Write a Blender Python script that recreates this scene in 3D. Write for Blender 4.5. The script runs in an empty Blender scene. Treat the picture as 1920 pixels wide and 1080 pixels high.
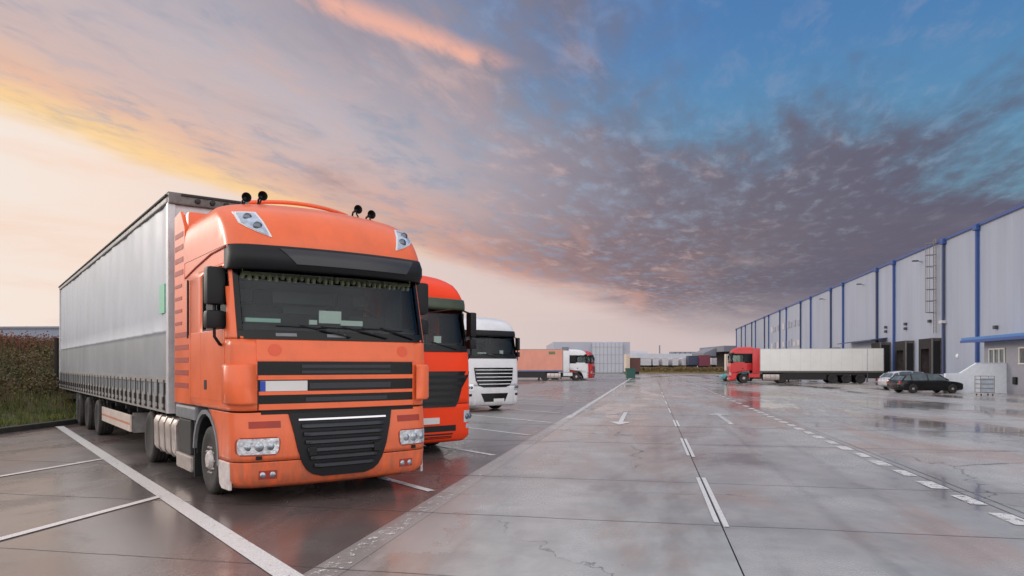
import bpy, bmesh, math, random
from mathutils import Vector, Matrix, noise as mnoise
random.seed(7)
R_ = math.radians
scene = bpy.context.scene
COL = scene.collection
FPX, HZ, CH = 1350.0, 686.0, 1.75          # focal length in photo pixels, horizon row, eye height

# ---------------------------------------------------------------- camera
cam = bpy.data.cameras.new('camera')
cam.sensor_width = 36.0
cam.lens = 36.0 * FPX / 1920.0
cam.shift_y = (HZ - 540.0) / 1920.0
cam.clip_start, cam.clip_end = 0.1, 5000
camo = bpy.data.objects.new('camera', cam); COL.objects.link(camo)
camo.location = (0, 0, CH); camo.rotation_euler = (R_(90), 0, 0)
scene.camera = camo

# ---------------------------------------------------------------- colour management
scene.view_settings.view_transform = 'Standard'
scene.view_settings.look = 'None'
scene.view_settings.exposure = 0.0
scene.view_settings.gamma = 1.0
try:
    scene.cycles.max_bounces = 8; scene.cycles.transparent_max_bounces = 12
except Exception: pass

def lin(c):
    out = []
    for v in c[:3]:
        v = v / 255.0
        out.append(v / 12.92 if v <= 0.04045 else ((v + 0.055) / 1.055) ** 2.4)
    return (out[0], out[1], out[2], 1.0)

# ---------------------------------------------------------------- node expression helper
class NX:
    """scalar expression on a node tree"""
    def __init__(s, nt, sock): s.nt, s.k = nt, sock
    def _m(s, op, *a, clamp=False):
        n = s.nt.nodes.new('ShaderNodeMath'); n.operation = op; n.use_clamp = clamp
        for i, v in enumerate((s,) + a):
            if isinstance(v, NX): s.nt.links.new(v.k, n.inputs[i])
            else: n.inputs[i].default_value = v
        return NX(s.nt, n.outputs[0])
    def __add__(s, o): return s._m('ADD', o)
    __radd__ = __add__
    def __sub__(s, o): return s._m('SUBTRACT', o)
    def __rsub__(s, o): return (s * -1.0) + o
    def __mul__(s, o): return s._m('MULTIPLY', o)
    __rmul__ = __mul__
    def __truediv__(s, o): return s._m('DIVIDE', o)
    def max(s, o): return s._m('MAXIMUM', o)
    def min(s, o): return s._m('MINIMUM', o)
    def abs(s): return s._m('ABSOLUTE')
    def pow(s, o): return s._m('POWER', o)
    def frac(s): return s._m('FRACT')
    def lt(s, o): return s._m('LESS_THAN', o)
    def gt(s, o): return s._m('GREATER_THAN', o)
    def sm(s, a, b, lo=0.0, hi=1.0):
        n = s.nt.nodes.new('ShaderNodeMapRange'); n.interpolation_type = 'SMOOTHSTEP'
        s.nt.links.new(s.k, n.inputs['Value'])
        n.inputs['From Min'].default_value = a; n.inputs['From Max'].default_value = b
        n.inputs['To Min'].default_value = lo; n.inputs['To Max'].default_value = hi
        return NX(s.nt, n.outputs['Result'])
def comb(nt, x, y, z):
    n = nt.nodes.new('ShaderNodeCombineXYZ')
    for i, v in enumerate((x, y, z)):
        if isinstance(v, NX): nt.links.new(v.k, n.inputs[i])
        else: n.inputs[i].default_value = v
    return n.outputs[0]
def noise(nt, vec, scale=1.0, detail=4.0, rough=0.55, dist=0.0):
    n = nt.nodes.new('ShaderNodeTexNoise')
    nt.links.new(vec, n.inputs['Vector'])
    n.inputs['Scale'].default_value = scale; n.inputs['Detail'].default_value = detail
    n.inputs['Roughness'].default_value = rough; n.inputs['Distortion'].default_value = dist
    return NX(nt, n.outputs['Fac'])
def cmix(nt, f, a, b, mode='MIX'):
    n = nt.nodes.new('ShaderNodeMix'); n.data_type = 'RGBA'; n.blend_type = mode
    if isinstance(f, NX): nt.links.new(f.k, n.inputs['Factor'])
    else: n.inputs['Factor'].default_value = f
    for key, v in (('A', a), ('B', b)):
        ins = [i for i in n.inputs if i.name == key and i.type == 'RGBA'][0]
        if isinstance(v, tuple): ins.default_value = v
        else: nt.links.new(v, ins)
    return [o for o in n.outputs if o.type == 'RGBA'][0]
def ramp(nt, f, stops):
    n = nt.nodes.new('ShaderNodeValToRGB'); nt.links.new(f.k, n.inputs[0])
    el = n.color_ramp.elements
    while len(el) < len(stops): el.new(0.5)
    for e, (p, c) in zip(el, stops): e.position = p; e.color = c
    return n.outputs[0]

# ---------------------------------------------------------------- world: dusk sky with a raked cloud deck
world = bpy.data.worlds.new('World'); scene.world = world
world.use_nodes = True
nt = world.node_tree; nt.nodes.clear()
tc = nt.nodes.new('ShaderNodeTexCoord')
sep = nt.nodes.new('ShaderNodeSeparateXYZ'); nt.links.new(tc.outputs['Generated'], sep.inputs[0])
dx, dy, dz = (NX(nt, sep.outputs[i]) for i in range(3))
SUN_AZ, SUN_EL = R_(-62), R_(16)        # azimuth from +Y (negative = towards the left), elevation
nish = nt.nodes.new('ShaderNodeTexSky'); nish.sky_type = 'NISHITA'; nish.sun_disc = False
nish.sun_elevation = SUN_EL; nish.sun_rotation = SUN_AZ
zz = dz.max(0.012)
px, py = dx / zz, dy / zz
q = px * 0.957 - py * 0.29
r = px * 0.29 + py * 0.957
wq = noise(nt, comb(nt, q * 0.6, r * 0.35, 3.0), 1.0, 3.0) - 0.5
n1 = noise(nt, comb(nt, q + wq * 0.5, r * 0.42, 0.0), 1.15, 9.0, 0.60, 0.5)
n2 = noise(nt, comb(nt, q * 1.1, r * 0.42, 7.0), 8.0, 7.0, 0.62, 0.3)
n3 = noise(nt, comb(nt, q * 1.6, r * 0.28, 11.0), 1.1, 6.0, 0.55, 0.6)
n5 = noise(nt, comb(nt, q * 1.1, r * 0.48, 21.0), 3.2, 5.0, 0.6, 0.3)
n4 = noise(nt, comb(nt, dx * 3.0, dy * 3.0, dz * 16.0), 1.0, 7.0, 0.6, 0.4)
az = dx / (dy.max(0.05))                # tan of azimuth, front half
# clear glow under the deck
glow = ramp(nt, (az + 0.9) / 1.4, [(0.0, lin((244, 236, 228))), (0.25, lin((247, 227, 214))), (0.50, lin((226, 208, 202))), (0.78, lin((208, 190, 188))), (1.0, lin((196, 184, 188)))])
warm = dz.sm(0.0, 0.16) * az.sm(0.1, -0.45)
glow = cmix(nt, warm * 0.5 * n4.sm(0.4, 0.7), glow, lin((250, 206, 176)))
# cloud deck colour across its width
deck = ramp(nt, (q + 0.35 * (n1 - 0.5) + 3.0) / 5.0, [(0.04, lin((255, 224, 172))), (0.085, lin((250, 208, 162))), (0.13, lin((232, 192, 168))), (0.19, lin((212, 186, 180))), (0.29, lin((192, 182, 188))), (0.40, lin((160, 154, 166))), (0.50, lin((124, 122, 138))), (0.62, lin((106, 106, 124))), (0.85, lin((92, 94, 114)))])
deckfar = ramp(nt, (q + 0.9 * (n3 - 0.5) + 3.6) / 6.0, [(0.0, lin((240, 206, 186))), (0.13, lin((232, 176, 158))), (0.26, lin((176, 142, 138))), (0.42, lin((134, 116, 122))), (0.6, lin((116, 108, 118))), (0.8, lin((102, 98, 114))), (1.0, lin((96, 94, 112)))])
deck = cmix(nt, r.sm(2.6, 6.5), deck, deckfar)
# mottling: blue grey gaps and paler flecks, pink lit undersides
deck = cmix(nt, n2.sm(0.46, 0.72) * n1.sm(0.66, 0.40) * q.sm(2.5, -1.5) * 0.50, deck, lin((150, 166, 188)))
deck = cmix(nt, n3.sm(0.48, 0.74) * q.sm(0.2, -1.6) * 0.46, deck, lin((232, 174, 154)))
deck = cmix(nt, n1.sm(0.55, 0.78) * 0.50, deck, lin((120, 108, 118)))
deck = cmix(nt, n5.sm(0.46, 0.66) * (n2 * 1.0).sm(0.30, 0.62) * q.sm(1.0, -1.2) * 0.50, deck, lin((140, 152, 174)))
deck = cmix(nt, n5.sm(0.50, 0.30) * n2.sm(0.36, 0.60) * q.sm(0.8, -1.0) * 0.40, deck, lin((216, 178, 168)))
deck = cmix(nt, n2.sm(0.52, 0.80) * r.sm(8.0, 3.0) * 0.16, deck, lin((214, 204, 208)))
# open blue
blue = ramp(nt, dz, [(0.0, lin((116, 158, 168))), (0.20, lin((88, 140, 164))), (0.30, lin((74, 130, 168))), (0.40, lin((58, 114, 168))), (0.6, lin((44, 92, 156))), (1.0, lin((40, 80, 140)))])
blue = cmix(nt, 0.03, blue, nish.outputs[0], 'ADD')
sc1 = (q + 0.62) / 0.5
sc2 = q * 0.78 + 3.30 - r - (n3 - 0.5) * 2.2
score = sc1.min(sc2) + (n1 - 0.5) * 3.8 + (n2 - 0.5) * 1.5 + (n5 - 0.5) * 1.3
blue = cmix(nt, n2.sm(0.45, 0.70) * n5.sm(0.40, 0.62) * 0.42, blue, lin((138, 152, 182)))
bmask = score.sm(-0.7, 1.1) * 0.92
sky = cmix(nt, bmask, deck, blue)
# rose streak
stq = (q + 1.03 - (r - 1.73) * 0.52 + (n1 - 0.5) * 0.20 + (n2 - 0.5) * 0.16).abs()
streak = stq.sm(0.12, 0.0) * r.sm(1.45, 1.75) * r.sm(2.36, 2.18) * n2.sm(0.25, 0.6)
sky = cmix(nt, streak * 0.85, sky, lin((246, 182, 160)))
# deck edge, fades towards the horizon
qe = q + (n1 - 0.5) * 0.5 + (n2 - 0.5) * 0.12
edge = ((qe + 2.86) / ((r - 4.0).max(0.0) * 0.16 + 0.26)).sm(0.0, 1.0)
edge = edge * (dz + (n4 - 0.5) * 0.07).sm(0.010, 0.105)
rim = qe.sm(-2.95, -2.75) * qe.sm(-2.4, -2.70) * r.sm(9.0, 4.0)
sky = cmix(nt, rim * 0.55, sky, lin((255, 214, 146)))
sky = cmix(nt, edge, glow, sky)
# low streaks of pale cloud near the horizon
sky = cmix(nt, n4.sm(0.52, 0.70) * dz.sm(0.19, 0.05) * dz.sm(0.0, 0.03) * 0.62, sky, lin((226, 204, 198)))
# unseen sky behind the camera and overhead, brightened to light the lorry fronts
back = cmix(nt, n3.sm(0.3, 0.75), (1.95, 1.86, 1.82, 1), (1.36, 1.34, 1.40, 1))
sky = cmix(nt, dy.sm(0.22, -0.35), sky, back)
sky = cmix(nt, dz.sm(0.50, 0.75), sky, (0.90, 0.90, 0.98, 1))
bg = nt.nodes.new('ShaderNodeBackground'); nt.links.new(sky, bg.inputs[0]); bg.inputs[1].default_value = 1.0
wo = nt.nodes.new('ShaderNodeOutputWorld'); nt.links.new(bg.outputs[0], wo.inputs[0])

# ---------------------------------------------------------------- sun: low, veiled, from the left
sl = bpy.data.lights.new('sun', 'SUN'); sl.energy = 0.9; sl.angle = R_(14); sl.color = (1.0, 0.91, 0.83)
so = bpy.data.objects.new('sun', sl); COL.objects.link(so)
sd = Vector((math.sin(SUN_AZ) * math.cos(SUN_EL), math.cos(SUN_AZ) * math.cos(SUN_EL), math.sin(SUN_EL)))
so.rotation_euler = sd.to_track_quat('Z', 'Y').to_euler()

# ================================================================ materials
def mat(name, srgb, rough=0.5, metal=0.0, var=0.10, scale=4.0, bump=0.0, bscale=40.0, coat=0.0, spec=0.5, dirt=0.0, dirtcol=(92, 84, 78), linear=None, rvar=0.1, grime=0.0):
    m = bpy.data.materials.new(name); m.use_nodes = True
    t = m.node_tree; b = t.nodes['Principled BSDF']
    c = lin(srgb) if linear is None else linear
    g = t.nodes.new('ShaderNodeTexCoord')
    n = noise(t, g.outputs['Object'], scale, 6.0, 0.6)
    dark = tuple(v * (1 - var) for v in c[:3]) + (1,); lite = tuple(min(1, v * (1 + var)) for v in c[:3]) + (1,)
    col = cmix(t, n.sm(0.3, 0.7), dark, lite)
    rg = n * (2 * rvar) + (rough - rvar)
    if dirt > 0:
        sp = t.nodes.new('ShaderNodeSeparateXYZ'); t.links.new(g.outputs['Object'], sp.inputs[0])
        d2 = noise(t, g.outputs['Object'], scale * 2.3, 7.0, 0.65)
        dm = d2.sm(0.42, 0.75) * dirt
        col = cmix(t, dm, col, lin(dirtcol)); rg = rg + dm * 0.25
    if grime > 0:     # road film thrown up over the lowest metre, with streaks
        s2 = t.nodes.new('ShaderNodeSeparateXYZ'); t.links.new(g.outputs['Object'], s2.inputs[0])
        zx, zy, zz2 = (NX(t, s2.outputs[i]) for i in range(3))
        st2 = noise(t, comb(t, zx * 9.0, zy * 9.0, zz2 * 1.4), 1.0, 6.0, 0.65)
        gm_ = zz2.sm(1.25, 0.25) * st2.sm(0.30, 0.70) * grime
        col = cmix(t, gm_, col, lin((112, 92, 80))); rg = rg + gm_ * 0.3
        col = cmix(t, st2.sm(0.56, 0.74) * grime * 0.25, col, lin((150, 104, 84)))
    t.links.new(col, b.inputs['Base Color']); t.links.new(rg.k, b.inputs['Roughness'])
    b.inputs['Metallic'].default_value = metal
    b.inputs['Specular IOR Level'].default_value = spec
    b.inputs['Coat Weight'].default_value = coat; b.inputs['Coat Roughness'].default_value = 0.08
    if bump > 0:
        bn = noise(t, g.outputs['Object'], bscale, 4.0)
        bu = t.nodes.new('ShaderNodeBump'); bu.inputs['Strength'].default_value = bump; bu.inputs['Distance'].default_value = 0.02
        t.links.new(bn.k, bu.inputs['Height']); t.links.new(bu.outputs[0], b.inputs['Normal'])
    return m
def glass(name, tint=(0.55, 0.66, 0.62), refl=1.0):
    m = bpy.data.materials.new(name); m.use_nodes = True
    t = m.node_tree; t.nodes.clear()
    tr = t.nodes.new('ShaderNodeBsdfTransparent'); tr.inputs[0].default_value = tint + (1,)
    gl = t.nodes.new('ShaderNodeBsdfGlossy'); gl.inputs['Roughness'].default_value = 0.03
    gl.inputs[0].default_value = (0.85 * refl, 0.9 * refl, 0.95 * refl, 1)
    fr = t.nodes.new('ShaderNodeFresnel'); fr.inputs[0].default_value = 1.55
    mx = t.nodes.new('ShaderNodeMixShader'); o = t.nodes.new('ShaderNodeOutputMaterial')
    t.links.new(fr.outputs[0], mx.inputs[0]); t.links.new(tr.outputs[0], mx.inputs[1]); t.links.new(gl.outputs[0], mx.inputs[2])
    t.links.new(mx.outputs[0], o.inputs[0]); return m

M = {}
M['orange'] = mat('orange_paint', (0, 0, 0), 0.38, var=0.06, scale=1.6, coat=0.15, spec=0.45, linear=(0.84, 0.150, 0.046, 1), dirt=0.14, dirtcol=(150, 90, 70), grime=0.55)
M['orangeD'] = mat('orange_slot_paint', (0, 0, 0), 0.55, var=0.1, linear=(0.34, 0.035, 0.02, 1))
M['redor'] = mat('vermilion_paint', (0, 0, 0), 0.38, var=0.04, scale=1.5, coat=0.08, spec=0.2, linear=(0.92, 0.052, 0.004, 1), dirt=0.03, dirtcol=(150, 70, 50), grime=0.2)
M['white'] = mat('white_paint', (222, 222, 224), 0.35, var=0.05, scale=1.5, coat=0.4, dirt=0.12, dirtcol=(150, 148, 145), grime=0.3)
M['red'] = mat('red_paint', (0, 0, 0), 0.35, var=0.08, scale=1.5, coat=0.4, linear=(0.62, 0.02, 0.02, 1), dirt=0.1)
M['black'] = mat('black_plastic', (24, 25, 28), 0.50, spec=0.3, var=0.15, bump=0.05, bscale=120)
M['blackgl'] = mat('gloss_black', (10, 11, 13), 0.22, spec=0.3, var=0.1)
M['visor'] = mat('smoked_visor', (40, 40, 45), 0.32, var=0.1, coat=0.05)
M['olive'] = mat('smoked_green_visor', (60, 70, 50), 0.3, var=0.1)
M['grey'] = mat('grey_plastic', (118, 120, 124), 0.5, var=0.12, dirt=0.3)
M['slat'] = mat('grille_slat', (50, 52, 57), 0.42, spec=0.35, var=0.12)
M['chrome'] = mat('chrome', (205, 205, 208), 0.15, metal=1.0, var=0.05)
M['alu'] = mat('dull_aluminium', (160, 150, 146), 0.42, metal=0.75, var=0.15, scale=6, dirt=0.35)
M['tank'] = mat('tank_aluminium', (190, 178, 172), 0.36, metal=0.6, var=0.1, scale=3, dirt=0.3)
M['rim'] = mat('dirty_rim', (196, 188, 184), 0.5, metal=0.25, var=0.12, scale=9, dirt=0.40, dirtcol=(84, 70, 62))
M['tyre'] = mat('tyre_rubber', (40, 38, 38), 0.75, var=0.2, scale=8, bump=0.25, bscale=60, dirt=0.5, dirtcol=(96, 86, 80))
M['chassis'] = mat('chassis_steel', (32, 31, 32), 0.6, var=0.2, dirt=0.35, dirtcol=(70, 62, 58))
M['dirtywhite'] = mat('dirty_white_panel', (205, 196, 192), 0.55, var=0.1, dirt=0.45, dirtcol=(128, 110, 100), scale=5)
M['lens'] = mat('lamp_lens', (206, 212, 218), 0.08, var=0.05, metal=0.55, coat=0.8)
M['lensw'] = mat('lamp_reflector_white', (176, 188, 204), 0.12, var=0.25, scale=12, metal=0.3, coat=0.6)
M['bulb'] = mat('lamp_projector', (86, 92, 104), 0.06, metal=0.8, var=0.05, coat=1.0)
M['glass'] = glass('cab_glass', (0.72, 0.80, 0.77), 0.62)
M['refl'] = mat('lamp_bowl', (150, 156, 164), 0.12, metal=0.8, var=0.3, scale=30, coat=0.6)
M['hlens'] = mat('lamp_cluster', (196, 198, 202), 0.14, metal=0.5, var=0.35, scale=14, coat=0.9, bump=0.5, bscale=22)
M['glassd'] = glass('car_glass', (0.22, 0.27, 0.28))
M['cabin'] = mat('cab_interior', (24, 25, 27), 0.8, var=0.15)
M['liner'] = mat('cab_liner_sky_tone', (150, 154, 158), 0.8, var=0.06)  # rear wall paled to stand in for sky reflected in the windscreen
M['dash'] = mat('dashboard', (26, 27, 29), 0.7, var=0.1)
M['paper'] = mat('pale_paper', (236, 246, 240), 0.7, var=0.04)
M['tealp'] = mat('pale_green_card', (190, 228, 216), 0.6, var=0.05)
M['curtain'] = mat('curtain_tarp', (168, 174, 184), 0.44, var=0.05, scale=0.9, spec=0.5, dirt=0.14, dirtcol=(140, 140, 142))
M['curtaindim'] = mat('curtain_tarp_lower_dim', (142, 146, 150), 0.46, var=0.06, scale=0.9, dirt=0.20, dirtcol=(118, 116, 112))  # lower tarp dimmed: its weaker reflection is put into the colour
M['rail'] = mat('trailer_rail', (112, 108, 106), 0.5, metal=0.3, var=0.15, dirt=0.5, dirtcol=(80, 70, 64))
M['raillite'] = mat('trailer_side_rail', (150, 146, 144), 0.5, metal=0.2, var=0.12, dirt=0.5, dirtcol=(104, 96, 90))
M['strap'] = mat('buckle_strap', (30, 29, 30), 0.6, var=0.15)
M['post'] = mat('trailer_post', (205, 202, 204), 0.4, metal=0.2, var=0.06, dirt=0.2)
M['fade'] = mat('faded_orange', (0, 0, 0), 0.42, var=0.05, linear=(0.74, 0.095, 0.032, 1))
M['green'] = mat('green_sticker', (122, 190, 158), 0.5, var=0.05)
M['beige'] = mat('side_guard_or_shade', (206, 190, 178), 0.5, var=0.06, dirt=0.3, dirtcol=(130, 112, 100))
M['stripe'] = mat('guard_stripe', (196, 128, 104), 0.5, var=0.06)
M['box'] = mat('box_trailer_white', (238, 237, 231), 0.45, var=0.03, scale=0.6, dirt=0.05)
M['pink'] = mat('salmon_tarp', (222, 150, 130), 0.55, var=0.06, scale=0.8)
M['bluerail'] = mat('blue_side_rail', (62, 98, 140), 0.5, var=0.06)
M['bluepl'] = mat('plate_blue', (40, 70, 170), 0.4, var=0.02)
M['plate'] = mat('plate_blank', (214, 212, 210), 0.4, var=0.02)
M['blue'] = mat('building_blue', (0, 0, 0), 0.42, var=0.08, linear=(0.035, 0.085, 0.28, 1))
M['bluedk'] = mat('downpipe_blue', (0, 0, 0), 0.45, var=0.1, linear=(0.035, 0.055, 0.13, 1))
M['bluecan'] = mat('canopy_blue', (0, 0, 0), 0.4, var=0.08, linear=(0.06, 0.21, 0.50, 1))
M['greywall'] = mat('annex_render', (150, 150, 158), 0.7, var=0.08, bump=0.1, scale=1.5)
M['whitewall'] = mat('white_ramp_wall', (232, 237, 243), 0.75, var=0.05, bump=0.08)
M['dockblk'] = mat('dock_rubber', (14, 14, 16), 0.7, var=0.2)
M['dockbrn'] = mat('dock_frame', (88, 78, 76), 0.7, var=0.25, scale=2)
M['ladder'] = mat('galvanised_ladder', (128, 122, 120), 0.5, metal=0.5, var=0.1)
M['lampbox'] = mat('wall_lamp', (70, 72, 78), 0.5, var=0.1)
M['winfr'] = mat('window_frame', (212, 208, 200), 0.5, var=0.03)
M['windk'] = mat('window_pane', (92, 104, 108), 0.10, var=0.25, scale=2)
M['hub'] = mat('hub_cap', (170, 168, 170), 0.4, metal=0.3, var=0.1)
M['cardark'] = mat('dark_car_paint', (12, 13, 18), 0.25, var=0.08, coat=0.25, spec=0.35)
M['carsilver'] = mat('silver_car_paint', (196, 198, 204), 0.28, metal=0.3, var=0.05, coat=0.6)
M['taillight'] = mat('tail_light', (170, 30, 30), 0.2, var=0.1, coat=0.5)
M['teal'] = mat('teal_paint', (88, 152, 160), 0.4, var=0.08)
M['cream'] = mat('cream_body', (212, 196, 178), 0.5, var=0.05)
M['kerb'] = mat('kerb_concrete', (66, 62, 60), 0.7, var=0.2, bump=0.3)
M['postdk'] = mat('fence_post_dark', (40, 34, 32), 0.8, var=0.2)
M['binG'] = mat('bin_green', (40, 88, 78), 0.5, var=0.1)
M['rust'] = mat('brown_container', (98, 62, 58), 0.6, var=0.15)
M['navy'] = mat('hazed_navy', (72, 78, 102), 0.6, var=0.1)  # navy greyed: distance haze put into the colour
M['crim'] = mat('hazed_crimson', (132, 66, 84), 0.6, var=0.1)  # crimson desaturated for painted distance haze
M['farwall'] = mat('hazed_shed_wall', (176, 178, 190), 0.7, var=0.04, scale=0.2)  # pale wall colour carries the distance haze
M['farlight'] = mat('hazed_shed_pale', (190, 192, 202), 0.7, var=0.04, scale=0.2)  # paler still: haze and the lit front put into the colour
M['fardark'] = mat('hazed_shed_seam', (158, 160, 172), 0.7, var=0.05)  # seams lightened: haze painted in to lower their contrast
M['farroof'] = mat('far_grey_roof', (128, 130, 140), 0.7, var=0.06, scale=0.3)
M['hillshed'] = mat('far_blue_grey_wall', (136, 142, 158), 0.7, var=0.04, scale=0.1)
M['whitebox'] = mat('far_white_box', (214, 210, 214), 0.6, var=0.05)

# ================================================================ mesh helpers
class MB:
    def __init__(s): s.b = bmesh.new()
    def box(s, x0, x1, y0, y1, z0, z1, bev=0.0):
        vs = [s.b.verts.new((x, y, z)) for z in (z0, z1) for y in (y0, y1) for x in (x0, x1)]
        fs = [(0, 2, 3, 1), (4, 5, 7, 6), (0, 1, 5, 4), (2, 6, 7, 3), (1, 3, 7, 5), (0, 4, 6, 2)]
        F = [s.b.faces.new([vs[i] for i in f]) for f in fs]
        if bev > 0:
            es = list({e for f in F for e in f.edges})
            bmesh.ops.bevel(s.b, geom=es, offset=bev, segments=2, affect='EDGES', profile=0.6)
        return s
    def poly(s, pts):
        return s.b.faces.new([s.b.verts.new(p) for p in pts])
    def prism(s, pts, vec):
        """closed solid: polygon pts (3-D) extruded by vec"""
        v = Vector(vec)
        a = [s.b.verts.new(p) for p in pts]; c = [s.b.verts.new(Vector(p) + v) for p in pts]
        s.b.faces.new(a); s.b.faces.new(c[::-1])
        n = len(a)
        for i in range(n): s.b.faces.new([a[i], a[(i + 1) % n], c[(i + 1) % n], c[i]])
        return s
    def tube(s, pts, rad, seg=8, cap=True):
        pts = [Vector(p) for p in pts]; rings = []
        for i, p in enumerate(pts):
            d = (pts[min(i + 1, len(pts) - 1)] - pts[max(i - 1, 0)]).normalized()
            u = d.orthogonal().normalized() if i == 0 else (u - d * u.dot(d)).normalized()
            w = d.cross(u)
            rr = rad[i] if isinstance(rad, (list, tuple)) else rad
            rings.append([s.b.verts.new(p + (u * math.cos(6.28318 * k / seg) + w * math.sin(6.28318 * k / seg)) * rr) for k in range(seg)])
        for a, c in zip(rings, rings[1:]):
            for k in range(seg): s.b.faces.new([a[k], a[(k + 1) % seg], c[(k + 1) % seg], c[k]])
        if cap: s.b.faces.new(rings[0][::-1]); s.b.faces.new(rings[-1])
        return s
    def lathe(s, prof, c=(0, 0, 0), seg=28, axis='X'):
        """prof: (radius, along) pairs revolved about the axis through c"""
        rings = []
        for rr, a in prof:
            ring = []
            for k in range(seg):
                t = 6.2831853 * k / seg; u, w = rr * math.cos(t), rr * math.sin(t)
                p = (c[0] + a, c[1] + u, c[2] + w) if axis == 'X' else ((c[0] + u, c[1] + a, c[2] + w) if axis == 'Y' else (c[0] + u, c[1] + w, c[2] + a))
                ring.append(s.b.verts.new(p))
            rings.append(ring)
        for a, c2 in zip(rings, rings[1:]):
            for k in range(seg): s.b.faces.new([a[k], a[(k + 1) % seg], c2[(k + 1) % seg], c2[k]])
        if prof[0][0] > 1e-4: s.b.faces.new(rings[0][::-1])
        if prof[-1][0] > 1e-4: s.b.faces.new(rings[-1])
        return s
    def grid(s, rows):
        vr = [[s.b.verts.new(p) for p in row] for row in rows]
        for a, c in zip(vr, vr[1:]):
            for k in range(len(a) - 1): s.b.faces.new([a[k], a[k + 1], c[k + 1], c[k]])
        return vr
    def build(s, name, m, parent=None, smooth=False, bevel=0.0, doubles=True, solid=0.0, recalc=True):
        if doubles: bmesh.ops.remove_doubles(s.b, verts=s.b.verts, dist=1e-5)
        if recalc: bmesh.ops.recalc_face_normals(s.b, faces=s.b.faces)
        me = bpy.data.meshes.new(name); s.b.to_mesh(me); s.b.free()
        ms = m if isinstance(m, (list, tuple)) else [m]
        for k in ms: me.materials.append(k)
        o = bpy.data.objects.new(name, me); COL.objects.link(o)
        if parent is not None: o.parent = parent
        if smooth:
            for p in me.polygons: p.use_smooth = True
            if smooth is not True:
                try: me.set_sharp_from_angle(angle=R_(smooth))
                except Exception: pass
        if solid:
            md = o.modifiers.new('solid', 'SOLIDIFY'); md.thickness = solid; md.offset = -1
        if bevel:
            md = o.modifiers.new('bevel', 'BEVEL'); md.width = bevel; md.segments = 2; md.limit_method = 'ANGLE'; md.angle_limit = R_(40)
        return o
def tag(o, label=None, cat=None, group=None, kind=None):
    if label: o['label'] = label
    if cat: o['category'] = cat
    if group: o['group'] = group
    if kind: o['kind'] = kind
    return o
def empty(name, loc, rz=0.0):
    o = bpy.data.objects.new(name, None); COL.objects.link(o)
    o.location = loc; o.rotation_euler = (0, 0, rz); o.empty_display_size = 0.3
    return o
def copy_tree(o, parent=None):
    c = o.copy(); COL.objects.link(c); c.parent = parent
    for ch in list(o.children): copy_tree(ch, c)
    return c
def lerp(z, tab):
    if z <= tab[0][0]: return tab[0][1]
    for (a, va), (b, vb) in zip(tab, tab[1:]):
        if z <= b: return va + (vb - va) * (z - a) / (b - a)
    return tab[-1][1]
def G(x, y, z=0.0):
    """photo pixel on the ground (height z) -> world"""
    Y = (CH - z) * FPX / (y - HZ); return ((x - 960.0) / FPX * Y, Y)

LANE = math.atan2(260.0, FPX)                      # lane heading right of +Y
LX, LY = math.cos(LANE), math.sin(LANE)
def PQ(p, q_, z=0.0):                              # lane frame (across, along) -> world
    return (p * LX + q_ * LY, -p * LY + q_ * LX, z)
TA = math.atan2(1022.0, FPX)                       # rotation of the parked lorries
VV = Vector((math.cos(TA), math.sin(TA))); RR = Vector((-math.sin(TA), math.cos(TA)))

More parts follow.
